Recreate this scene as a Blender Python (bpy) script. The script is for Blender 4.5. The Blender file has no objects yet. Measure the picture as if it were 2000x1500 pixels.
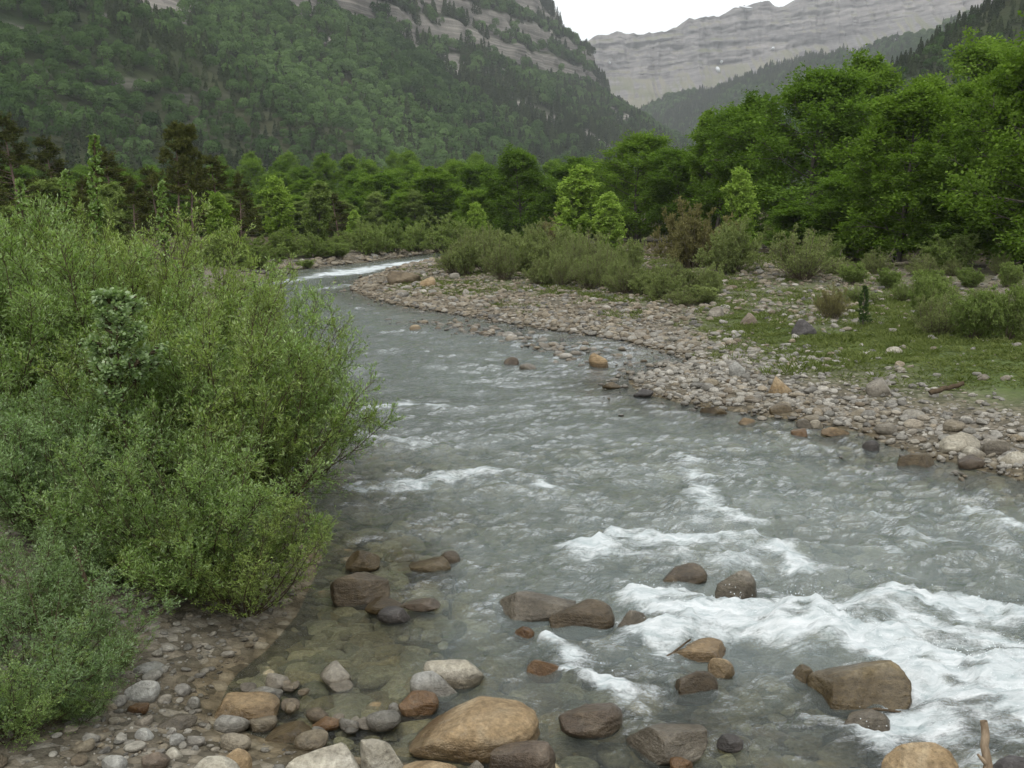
import bpy, bmesh, math, random
import numpy as np
from mathutils import Vector

# ------------------------------------------------------------------ camera, world, sun, exposure
SC = bpy.context.scene
COL = SC.collection
CAM_H, FPX, PITCH = 3.6, 1944.0, math.atan(340 / 1944.0)
cam = bpy.data.cameras.new('camera')
cam.lens = 35.0; cam.sensor_width = 36.0; cam.clip_start = 0.05; cam.clip_end = 20000
camo = bpy.data.objects.new('camera', cam); COL.objects.link(camo)
camo.location = (0, 0, CAM_H); camo.rotation_euler = (math.pi / 2 - PITCH, 0, 0)
SC.camera = camo

SUN_EL, SUN_AZ = math.radians(58), math.radians(200)
W = bpy.data.worlds.new('World'); SC.world = W; W.use_nodes = True
wn = W.node_tree; wn.nodes.clear()
sky = wn.nodes.new('ShaderNodeTexSky'); sky.sky_type = 'NISHITA'; sky.sun_disc = False
sky.sun_elevation = SUN_EL; sky.sun_rotation = SUN_AZ; sky.dust_density = 6.0; sky.air_density = 1.0
hs = wn.nodes.new('ShaderNodeHueSaturation'); hs.inputs['Saturation'].default_value = 0.25
wn.links.new(sky.outputs[0], hs.inputs['Color'])
bg1 = wn.nodes.new('ShaderNodeBackground'); bg1.inputs[1].default_value = 0.05
wn.links.new(hs.outputs[0], bg1.inputs[0])
bg2 = wn.nodes.new('ShaderNodeBackground')            # even overcast cloud deck
bg2.inputs[0].default_value = (0.97, 1.0, 1.0, 1); bg2.inputs[1].default_value = 0.92
addw = wn.nodes.new('ShaderNodeAddShader'); wo = wn.nodes.new('ShaderNodeOutputWorld')
wn.links.new(bg1.outputs[0], addw.inputs[0]); wn.links.new(bg2.outputs[0], addw.inputs[1])
wn.links.new(addw.outputs[0], wo.inputs[0])

sun = bpy.data.lights.new('sun', 'SUN'); sun.energy = 0.7; sun.angle = math.radians(30); sun.color = (1, 0.97, 0.92)
suno = bpy.data.objects.new('sun', sun); COL.objects.link(suno)
sdir = Vector((math.sin(SUN_AZ) * math.cos(SUN_EL), math.cos(SUN_AZ) * math.cos(SUN_EL), math.sin(SUN_EL)))
suno.rotation_euler = sdir.to_track_quat('Z', 'Y').to_euler()
suno.location = (0, 0, 900)

vs = SC.view_settings
vs.view_transform = 'Standard'; vs.look = 'None'; vs.gamma = 1.0; vs.exposure = 0.38; vs.use_curve_mapping = False
cy = SC.cycles
cy.max_bounces = 5; cy.diffuse_bounces = 3; cy.glossy_bounces = 2; cy.transmission_bounces = 3
cy.transparent_max_bounces = 8; cy.volume_bounces = 0
cy.use_denoising = True; cy.use_adaptive_sampling = True; cy.adaptive_threshold = 0.02
cy.caustics_reflective = False; cy.caustics_refractive = False

# ------------------------------------------------------------------ numeric helpers
rng = np.random.default_rng(11)
CA, SA = math.cos(PITCH), math.sin(PITCH)


def ray(px, py):
    x, y = (px - 1000) / FPX, (750 - py) / FPX
    return np.array([x, CA + y * SA, -SA + y * CA])


def P(px, py, z=0.0):
    d = ray(px, py); t = (z - CAM_H) / d[2]
    return np.array([d[0] * t, d[1] * t, z])


def at(px, py, Y):
    d = ray(px, py); t = Y / d[1]
    return np.array([d[0] * t, Y, CAM_H + d[2] * t])


def _h(ix, iy, iz):
    n = (ix.astype(np.uint32) * np.uint32(374761393) + iy.astype(np.uint32) * np.uint32(668265263)
         + iz.astype(np.uint32) * np.uint32(2147483647 - 58) + np.uint32(97))
    n = (n ^ (n >> np.uint32(13))) * np.uint32(1274126177)
    n = (n ^ (n >> np.uint32(16))) * np.uint32(2246822519)
    return ((n ^ (n >> np.uint32(15))) & np.uint32(0xFFFFFF)) / float(0xFFFFFF)


def vn2(x, y, s=0):
    x0, y0 = np.floor(x).astype(np.int64), np.floor(y).astype(np.int64)
    fx, fy = x - x0, y - y0
    fx = fx * fx * (3 - 2 * fx); fy = fy * fy * (3 - 2 * fy)
    z = np.full_like(x0, s * 131)
    a, b = _h(x0, y0, z), _h(x0 + 1, y0, z)
    c, d = _h(x0, y0 + 1, z), _h(x0 + 1, y0 + 1, z)
    return ((a + (b - a) * fx) * (1 - fy) + (c + (d - c) * fx) * fy) * 2 - 1


def fbm2(x, y, o=4, s=0):
    r = 0; a = 1; t = 0
    for k in range(o):
        r = r + a * vn2(x * 2 ** k + 17.3 * k, y * 2 ** k - 9.1 * k, s + k); t += a; a *= 0.5
    return r / t


def vn3(p, s=0):
    i = np.floor(p).astype(np.int64); f = p - i; f = f * f * (3 - 2 * f)
    r = 0
    for dx in (0, 1):
        for dy in (0, 1):
            for dz in (0, 1):
                w = (f[:, 0] if dx else 1 - f[:, 0]) * (f[:, 1] if dy else 1 - f[:, 1]) * (f[:, 2] if dz else 1 - f[:, 2])
                r = r + w * _h(i[:, 0] + dx, i[:, 1] + dy, i[:, 2] + dz + s * 977)
    return r * 2 - 1


def fbm3(p, o=3, s=0):
    r = 0; a = 1; t = 0
    for k in range(o):
        r = r + a * vn3(p * 2 ** k + 11.7 * k, s + k); t += a; a *= 0.5
    return r / t


def sstep(a, b, x):
    t = np.clip((x - a) / (b - a), 0, 1); return t * t * (3 - 2 * t)


def seg_dist(x, y, pts, closed=False):
    d = np.full(x.shape, 1e9)
    n = len(pts)
    for i in range(n if closed else n - 1):
        ax, ay = pts[i][:2]; bx, by = pts[(i + 1) % n][:2]
        vx, vy = bx - ax, by - ay
        t = np.clip(((x - ax) * vx + (y - ay) * vy) / (vx * vx + vy * vy + 1e-9), 0, 1)
        d = np.minimum(d, np.hypot(x - ax - t * vx, y - ay - t * vy))
    return d


def seg_near(x, y, pts):
    d = np.full(x.shape, 1e9); ox = np.zeros_like(x); oy = np.zeros_like(x)
    for i in range(len(pts) - 1):
        ax, ay = pts[i][:2]; bx, by = pts[i + 1][:2]
        vx, vy = bx - ax, by - ay
        t = np.clip(((x - ax) * vx + (y - ay) * vy) / (vx * vx + vy * vy + 1e-9), 0, 1)
        ex, ey = x - ax - t * vx, y - ay - t * vy
        e = np.hypot(ex, ey); k = e < d
        d = np.where(k, e, d); ox = np.where(k, ex, ox); oy = np.where(k, ey, oy)
    return ox, oy


def inside(x, y, pts):
    r = np.zeros(x.shape, bool); n = len(pts)
    for i in range(n):
        ax, ay = pts[i][:2]; bx, by = pts[(i + 1) % n][:2]
        if ay == by: continue
        r ^= ((ay > y) != (by > y)) & (x < (bx - ax) * (y - ay) / (by - ay) + ax)
    return r


def nrm(v):
    return v / (np.linalg.norm(v, axis=-1, keepdims=True) + 1e-9)


# ------------------------------------------------------------------ object helpers
def mesh_np(name, V, F, smooth=False, mat=None, fattr=None, pattr=None):
    V = np.ascontiguousarray(V, np.float32); F = np.ascontiguousarray(F, np.int32)
    me = bpy.data.meshes.new(name)
    me.vertices.add(len(V)); me.vertices.foreach_set('co', V.ravel())
    me.loops.add(F.size); me.loops.foreach_set('vertex_index', F.ravel())
    me.polygons.add(len(F)); me.polygons.foreach_set('loop_start', np.arange(len(F), dtype=np.int32) * F.shape[1])
    me.polygons.foreach_set('use_smooth', np.full(len(F), smooth))
    for k, v in (fattr or {}).items():
        me.attributes.new(k, 'FLOAT', 'FACE').data.foreach_set('value', np.ascontiguousarray(v, np.float32))
    for k, v in (pattr or {}).items():
        me.attributes.new(k, 'FLOAT', 'POINT').data.foreach_set('value', np.ascontiguousarray(v, np.float32))
    me.update(calc_edges=True)
    if mat: me.materials.append(mat)
    return me


def link(name, data, parent=None, loc=(0, 0, 0), rot=(0, 0, 0), scale=(1, 1, 1), **props):
    o = bpy.data.objects.new(name, data); COL.objects.link(o)
    o.location = loc; o.rotation_euler = rot; o.scale = scale
    if parent: o.parent = parent
    for k, v in props.items():
        if v is not None: o[k] = v
    return o


def obj_mat(o, m):
    o.material_slots[0].link = 'OBJECT'; o.material_slots[0].material = m


def N(nt, t, ins=None, **kw):
    n = nt.nodes.new(t)
    for k, v in kw.items(): setattr(n, k, v)
    for k, v in (ins or {}).items():
        s = n.inputs[k]
        if isinstance(v, bpy.types.NodeSocket): nt.links.new(v, s)
        else: s.default_value = v
    return n


def ramp(nt, fac, stops):
    r = nt.nodes.new('ShaderNodeValToRGB'); nt.links.new(fac, r.inputs[0])
    el = r.color_ramp.elements
    while len(el) < len(stops): el.new(0.5)
    for e, (p, c) in zip(el, stops): e.position = p; e.color = (*c, 1)
    return r.outputs[0]


def mixc(nt, f, a, b, bt='MIX'):
    n = nt.nodes.new('ShaderNodeMixRGB'); n.blend_type = bt
    for i, v in enumerate((f, a, b)):
        if isinstance(v, bpy.types.NodeSocket): nt.links.new(v, n.inputs[i])
        elif isinstance(v, (int, float)): n.inputs[i].default_value = v
        else: n.inputs[i].default_value = (*v, 1)
    return n.outputs[0]


def math_(nt, op, a, b=0.0, c=None, clamp=False):
    n = nt.nodes.new('ShaderNodeMath'); n.operation = op; n.use_clamp = clamp
    for i, v in enumerate((a, b, c)):
        if v is None: continue
        if isinstance(v, bpy.types.NodeSocket): nt.links.new(v, n.inputs[i])
        else: n.inputs[i].default_value = v
    return n.outputs[0]


def newmat(name):
    m = bpy.data.materials.new(name); m.use_nodes = True
    m.node_tree.nodes.clear()
    return m, m.node_tree


def attr(nt, name, kind='GEOMETRY'):
    return N(nt, 'ShaderNodeAttribute', attribute_name=name, attribute_type=kind)


def finish(nt, sh):
    o = nt.nodes.new('ShaderNodeOutputMaterial'); nt.links.new(sh, o.inputs[0])


# ------------------------------------------------------------------ materials
def leaf_mat(name, dark, light, trans=0.35, kind='GEOMETRY', gloss=0.0):
    m, nt = newmat(name)
    t = attr(nt, 'tint', kind).outputs['Fac']
    oi = N(nt, 'ShaderNodeObjectInfo')
    v = math_(nt, 'MULTIPLY_ADD', oi.outputs['Random'], 0.3, -0.15)
    f = math_(nt, 'ADD', t, v if kind == 'GEOMETRY' else 0.0, clamp=True)
    c = ramp(nt, f, [(0.0, dark), (0.55, tuple((a + b) / 2 for a, b in zip(dark, light))), (1.0, light)])
    d = N(nt, 'ShaderNodeBsdfDiffuse', {'Color': c})
    tr = N(nt, 'ShaderNodeBsdfTranslucent', {'Color': mixc(nt, 1.0, c, (1.0, 1.1, 0.55), 'MULTIPLY')})
    mx = N(nt, 'ShaderNodeMixShader', {0: trans, 1: d.outputs[0], 2: tr.outputs[0]})
    out = mx.outputs[0]
    if gloss:
        g = N(nt, 'ShaderNodeBsdfGlossy', {'Color': (1, 1, 1, 1), 'Roughness': 0.45})
        out = N(nt, 'ShaderNodeMixShader', {0: gloss, 1: out, 2: g.outputs[0]}).outputs[0]
    finish(nt, out); return m


def bark_mat(name, a, b, sc=6):
    m, nt = newmat(name)
    tc = N(nt, 'ShaderNodeTexCoord')
    mp = N(nt, 'ShaderNodeMapping', {'Vector': tc.outputs['Object'], 'Scale': (1, 1, 0.25)})
    n = N(nt, 'ShaderNodeTexNoise', {'Vector': mp.outputs[0], 'Scale': sc, 'Detail': 5, 'Roughness': 0.7})
    c = ramp(nt, n.outputs['Fac'], [(0.3, a), (0.7, b)])
    bp = N(nt, 'ShaderNodeBump', {'Height': n.outputs['Fac'], 'Strength': 0.6, 'Distance': 0.03})
    d = N(nt, 'ShaderNodeBsdfDiffuse', {'Color': c, 'Normal': bp.outputs[0]})
    finish(nt, d.outputs[0]); return m


def rock_mat(name, cols, wet=False, veins=0.0, dark=0.45, kind='OBJECT', top=0.10):
    """stone: mottled colour, speckle, optional wet band up from the waterline"""
    m, nt = newmat(name)
    tc = N(nt, 'ShaderNodeTexCoord'); oi = N(nt, 'ShaderNodeObjectInfo')
    geo = N(nt, 'ShaderNodeNewGeometry')
    rnd = oi.outputs['Random']
    off = N(nt, 'ShaderNodeVectorMath', {0: geo.outputs['Position'], 1: (0, 0, 0)}, operation='ADD')
    cmb = N(nt, 'ShaderNodeCombineXYZ', {0: math_(nt, 'MULTIPLY', rnd, 40.0), 1: math_(nt, 'MULTIPLY', rnd, 17.0)})
    nt.links.new(cmb.outputs[0], off.inputs[1])
    p = off.outputs[0]
    n1 = N(nt, 'ShaderNodeTexNoise', {'Vector': p, 'Scale': 2.6, 'Detail': 5, 'Roughness': 0.6, 'Distortion': 0.6})
    n2 = N(nt, 'ShaderNodeTexNoise', {'Vector': p, 'Scale': 26, 'Detail': 4, 'Roughness': 0.7})
    n3 = N(nt, 'ShaderNodeTexNoise', {'Vector': p, 'Scale': 90, 'Detail': 2})
    if len(cols) > 3:                                   # choose a tone per stone
        base = ramp(nt, rnd if kind == 'OBJECT' else attr(nt, 'tint', 'INSTANCER').outputs['Fac'],
                    [(i / (len(cols) - 1), c) for i, c in enumerate(cols)])
        c = mixc(nt, 1.0, base, ramp(nt, n1.outputs['Fac'], [(0.3, (0.7, 0.68, 0.64)), (0.7, (1.2, 1.18, 1.15))]), 'MULTIPLY')
    else:
        c = ramp(nt, n1.outputs['Fac'], [(0.32, cols[0]), (0.5, cols[1]), (0.68, cols[2])])
    c = mixc(nt, 0.8, c, ramp(nt, n2.outputs['Fac'], [(0.3, (0.5, 0.48, 0.45)), (0.7, (1.4, 1.38, 1.35))]), 'MULTIPLY')
    mpl = N(nt, 'ShaderNodeMapping', {'Vector': p, 'Rotation': (0.5, 0.3, 0), 'Scale': (1.2, 1.2, 9.0)})
    nb = N(nt, 'ShaderNodeTexNoise', {'Vector': mpl.outputs[0], 'Scale': 2.2, 'Detail': 6, 'Roughness': 0.65, 'Distortion': 0.9})
    c = mixc(nt, 0.4, c, ramp(nt, nb.outputs['Fac'], [(0.38, (0.6, 0.58, 0.55)), (0.5, (1.0, 1.0, 1.0)), (0.62, (1.3, 1.28, 1.22))]), 'MULTIPLY')
    nl = N(nt, 'ShaderNodeTexNoise', {'Vector': p, 'Scale': 7.0, 'Detail': 7, 'Roughness': 0.75})
    c = mixc(nt, ramp(nt, nl.outputs['Fac'], [(0.60, (0, 0, 0)), (0.70, (0.4, 0.4, 0.4))]), c, (0.33, 0.32, 0.28))
    c = mixc(nt, ramp(nt, n3.outputs['Fac'], [(0.62, (0, 0, 0)), (0.72, (0.35, 0.35, 0.35))]), c, (0.06, 0.05, 0.04))
    if veins:
        dv = N(nt, 'ShaderNodeVectorMath', {0: p, 1: N(nt, 'ShaderNodeVectorMath', {0: n2.outputs['Color'], 1: (0.5, 0.5, 0.5)}, operation='MULTIPLY').outputs[0]}, operation='ADD')
        wv = N(nt, 'ShaderNodeTexVoronoi', {'Vector': dv.outputs[0], 'Scale': 2.2}, feature='DISTANCE_TO_EDGE')
        c = mixc(nt, math_(nt, 'MULTIPLY', ramp(nt, wv.outputs['Distance'], [(0.0, (1, 1, 1)), (0.035, (0, 0, 0))]), veins), c, (0.55, 0.53, 0.48))
    rough = 0.75
    if wet:
        sx = N(nt, 'ShaderNodeSeparateXYZ', {0: geo.outputs['Position']})
        h = math_(nt, 'MULTIPLY_ADD', n1.outputs['Fac'], 0.16, -0.08)
        z = math_(nt, 'SUBTRACT', sx.outputs[2], h)
        wf = N(nt, 'ShaderNodeMapRange', {'Value': z, 'From Min': top + 0.05, 'From Max': top - 0.03, 'To Min': 0.0, 'To Max': 1.0}).outputs[0]
        c = mixc(nt, wf, c, mixc(nt, 1.0, c, (dark, dark * 0.94, dark * 0.85), 'MULTIPLY'))
        rough = math_(nt, 'MULTIPLY_ADD', wf, -0.5, 0.78)
    hgt = math_(nt, 'ADD', math_(nt, 'MULTIPLY', n2.outputs['Fac'], 0.6), math_(nt, 'MULTIPLY_ADD', n3.outputs['Fac'], 0.25, math_(nt, 'MULTIPLY', nb.outputs['Fac'], 0.6)))
    bp = N(nt, 'ShaderNodeBump', {'Height': hgt, 'Strength': 0.75, 'Distance': 0.04})
    b = N(nt, 'ShaderNodeBsdfPrincipled', {'Base Color': c, 'Roughness': rough, 'Normal': bp.outputs[0], 'Specular IOR Level': 0.35})
    finish(nt, b.outputs[0]); return m


TAN = ((0.21, 0.145, 0.075), (0.32, 0.235, 0.135), (0.42, 0.34, 0.225))
BROWN = ((0.085, 0.066, 0.042), (0.15, 0.118, 0.076), (0.23, 0.19, 0.13))
REDBR = ((0.115, 0.088, 0.066), (0.18, 0.144, 0.11), (0.26, 0.218, 0.17))
GREY = ((0.22, 0.22, 0.20), (0.34, 0.34, 0.32), (0.46, 0.46, 0.43))
GREYBR = ((0.13, 0.115, 0.09), (0.22, 0.20, 0.165), (0.32, 0.30, 0.26))
ORANGE = ((0.16, 0.09, 0.04), (0.24, 0.145, 0.07), (0.32, 0.22, 0.13))
PALE = ((0.28, 0.255, 0.20), (0.38, 0.355, 0.29), (0.48, 0.455, 0.39))
OLIVE = ((0.09, 0.065, 0.03), (0.17, 0.13, 0.065), (0.27, 0.23, 0.16))
DARK = ((0.05, 0.045, 0.045), (0.085, 0.08, 0.08), (0.14, 0.13, 0.13))
TAN, BROWN, REDBR, GREY, GREYBR, ORANGE, PALE, OLIVE, DARK = [tuple(tuple(v * 0.86 for v in c) for c in pal) for pal in (TAN, BROWN, REDBR, GREY, GREYBR, ORANGE, PALE, OLIVE, DARK)]
RM = {}
for k, c, v in (('tan', TAN, .0), ('brown', BROWN, .0), ('red', REDBR, .0), ('grey', GREY, .12), ('greybrown', GREYBR, .10),
                ('orange', ORANGE, .0), ('pale', PALE, .0), ('olive', OLIVE, .0), ('dark', DARK, .0)):
    RM[k] = rock_mat('stone_' + k, c, wet=True, veins=v, dark=0.5, top=0.2 if k in ('olive', 'brown', 'red', 'greybrown', 'orange') else 0.09)
COBBLE_COLS = [(0.15, 0.147, 0.135), (0.25, 0.247, 0.23), (0.19, 0.165, 0.12), (0.30, 0.293, 0.27), (0.15, 0.122, 0.085), (0.22, 0.217, 0.205), (0.24, 0.205, 0.15), (0.36, 0.353, 0.33), (0.11, 0.107, 0.10)]
M_COB = rock_mat('cobble', COBBLE_COLS, wet=True, dark=0.55, top=0.05)
M_GRAV = rock_mat('gravel_stone', COBBLE_COLS, wet=True, dark=0.5, kind='INST', top=0.03)

# ------------------------------------------------------------------ river outline and ground heights
def PW(l): return [tuple(P(*q)[:2]) for q in l]


SHORE_R = PW([(1010, 484), (900, 494), (868, 503), (800, 519), (700, 548), (684, 566), (720, 582), (790, 598), (880, 612), (960, 625), (1050, 640),
              (1140, 652), (1220, 664), (1300, 688), (1370, 706), (1300, 722), (1225, 737), (1250, 765), (1330, 785), (1420, 800),
              (1500, 812), (1600, 828), (1680, 842), (1740, 868), (1800, 890), (1870, 905), (1940, 922), (2000, 938), (2200, 990), (2600, 1110)])
SHORE_R += [(10.5, 7), (12.5, 2), (15, -12)]
SHORE_L = [(9, -12), (7.5, 0.5), (5.4, 3.6)] + PW([(1950, 1585), (1750, 1575), (1450, 1560), (1100, 1530), (800, 1500), (620, 1478), (470, 1440), (400, 1385),
              (430, 1320), (500, 1265), (560, 1200), (600, 1120), (620, 1030), (560, 900), (540, 800), (500, 700),
              (480, 620), (470, 560), (560, 529), (640, 519), (720, 511), (800, 500), (860, 491), (960, 482)])
RIVER = SHORE_R + SHORE_L
SHOAL = PW([(830, 632), (930, 645), (1040, 662), (1130, 685), (1240, 705), (1320, 715)])


def ground_z(x, y):
    x = np.asarray(x, float); y = np.asarray(y, float)
    ds = seg_dist(x, y, RIVER, True)
    ins = inside(x, y, RIVER)
    right = x > -6 + 0.0 * y
    right &= (x > 1.0) | (y > 22)
    out = np.where(right, 0.85 * (1 - np.exp(-ds / 6.5)) + 0.004 * np.minimum(ds, 60), 0.62 * (1 - np.exp(-ds / 2.8)) + 0.008 * np.minimum(ds, 60))
    out = np.maximum(out, 0.0) + 0.34 * np.clip(5.1 - y, 0, 6) * (ds > 0)
    # stony mounds of the bar and the lower meadow
    for (cx, cyy, rx, ry, a) in ((11.0, 44, 3.2, 7, 0.42), (3.0, 52, 5, 7, 0.25), (1.2, 58, 2.5, 4, .35), (17, 29, 6, 7, -0.22), (-4.5, 53, 3.5, 4, 0.35)):
        out = out + a * np.exp(-((x - cx) / rx) ** 2 - ((y - cyy) / ry) ** 2) * sstep(0, 2, ds)
    out = out + 0.05 * fbm2(x * 0.8, y * 0.8, 3, 5) * sstep(0.0, 1.5, ds)
    out = out + 0.012 * np.clip(y - 110, 0, 4000) + 2.5 * fbm2(x / 60, y / 60, 2, 8) * sstep(90, 220, y)
    dep = 0.62 * (1 - np.exp(-ds / 1.3))
    dep = np.where((x < -0.6) & (y < 10.5), dep * 0.5, dep)
    dsh = seg_dist(x, y, SHOAL)
    dep = dep * (1 - 0.85 * np.exp(-(dsh / 0.9) ** 2))
    inn = -dep + 0.06 * fbm2(x * 1.1, y * 1.1, 3, 9) * sstep(0, 1, ds)
    return np.where(ins, inn, out)


def gz(x, y): return float(ground_z(np.array([x]), np.array([y]))[0])


def GP(px, py, it=5):
    """point of the ground seen at a pixel"""
    z = 0.0
    for _ in range(it):
        p = P(px, py, z); z = max(0.0, gz(p[0], p[1]))
    return np.array([p[0], p[1], z])


MEADOW = [tuple(P(px, py, 0.6)[:2]) for px, py in ((1370, 612), (1470, 660), (1600, 700), (1760, 725), (1900, 752), (2060, 770), (2400, 760), (2400, 600), (2000, 600), (1800, 585), (1680, 590), (1600, 628), (1500, 600), (1420, 585))]


def meadow_mask(x, y):
    d = seg_dist(x, y, MEADOW, True); s = np.where(inside(x, y, MEADOW), d, -d)
    return sstep(-1.6, 2.2, s + 1.3 * fbm2(x * 0.7, y * 0.7, 3, 21))


# ground sheet
def build_ground():
    ry = np.concatenate([-np.geomspace(0.4, 300, 26)[::-1], [0.0], np.geomspace(0.5, 4200, 330)])
    u = np.linspace(-1, 1, 331); cx = np.sinh(u * 9.2) / np.sinh(9.2) * 3600
    X, Y = np.meshgrid(cx, ry)
    Z = ground_z(X.ravel(), Y.ravel())
    V = np.stack([X.ravel(), Y.ravel(), Z], 1)
    nx, ny = len(cx), len(ry)
    i = np.arange((ny - 1) * (nx - 1)); r, c = i // (nx - 1), i % (nx - 1)
    F = np.stack([r * nx + c, r * nx + c + 1, (r + 1) * nx + c + 1, (r + 1) * nx + c], 1)
    x, y = V[:, 0], V[:, 1]
    ds = seg_dist(x, y, RIVER, True); ins = inside(x, y, RIVER)
    grass = meadow_mask(x, y)
    grass = np.maximum(grass, 0.6 * sstep(-.25, .35, fbm2(x * 0.35, y * 0.35, 3, 30)) * sstep(3, 6, ds) * (y > 20) * (x > -10))
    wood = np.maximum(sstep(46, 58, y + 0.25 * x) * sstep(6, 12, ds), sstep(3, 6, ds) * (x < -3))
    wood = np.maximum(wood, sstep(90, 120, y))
    m, nt = newmat('ground')
    tc = N(nt, 'ShaderNodeTexCoord'); p = tc.outputs['Object']
    v = N(nt, 'ShaderNodeTexVoronoi', {'Vector': p, 'Scale': 9.0, 'Randomness': 1.0})
    n = N(nt, 'ShaderNodeTexNoise', {'Vector': p, 'Scale': 3.0, 'Detail': 6, 'Roughness': .7})
    n0 = N(nt, 'ShaderNodeTexNoise', {'Vector': p, 'Scale': 40.0, 'Detail': 3})
    sx = N(nt, 'ShaderNodeSeparateColor', {0: v.outputs['Color']})
    grav = ramp(nt, sx.outputs[0], [(0, (0.10, 0.09, 0.07)), (0.4, (0.17, 0.15, 0.115)), (0.7, (0.22, 0.19, 0.145)), (1, (0.29, 0.27, 0.23))])
    grav = mixc(nt, 0.5, grav, ramp(nt, v.outputs['Distance'], [(0.2, (1.1, 1.1, 1.1)), (0.65, (0.35, 0.33, 0.3))]), 'MULTIPLY')
    grav = mixc(nt, 0.4, grav, ramp(nt, n0.outputs['Fac'], [(0.3, (0.5, 0.5, 0.48)), (0.7, (1.3, 1.3, 1.3))]), 'MULTIPLY')
    gr = ramp(nt, n.outputs['Fac'], [(0.3, (0.06, 0.08, 0.028)), (0.6, (0.095, 0.13, 0.04)), (0.75, (0.15, 0.16, 0.075))])
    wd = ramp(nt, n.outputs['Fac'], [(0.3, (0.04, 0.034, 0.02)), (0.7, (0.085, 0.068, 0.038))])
    bed = mixc(nt, 0.75, grav, (0.72, 0.64, 0.46), 'MULTIPLY')
    ab = attr(nt, 'bed').outputs['Fac']
    c = mixc(nt, ab, grav, bed)
    gf = math_(nt, 'MULTIPLY', attr(nt, 'grass').outputs['Fac'], ramp(nt, n.outputs['Fac'], [(0.3, (0.75, 0.75, 0.75)), (0.5, (1, 1, 1))]))
    c = mixc(nt, gf, c, gr)
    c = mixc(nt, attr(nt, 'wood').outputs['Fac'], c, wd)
    bp = N(nt, 'ShaderNodeBump', {'Height': math_(nt, 'SUBTRACT', n0.outputs['Fac'], v.outputs['Distance']), 'Strength': 0.7, 'Distance': 0.04})
    b = N(nt, 'ShaderNodeBsdfPrincipled', {'Base Color': c, 'Roughness': 0.9, 'Normal': bp.outputs[0], 'Specular IOR Level': 0.12})
    finish(nt, b.outputs[0])
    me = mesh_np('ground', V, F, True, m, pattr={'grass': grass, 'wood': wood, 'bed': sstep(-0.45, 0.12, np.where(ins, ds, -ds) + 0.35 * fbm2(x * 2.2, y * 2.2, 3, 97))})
    link('ground', me, kind='structure')


build_ground()

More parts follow.
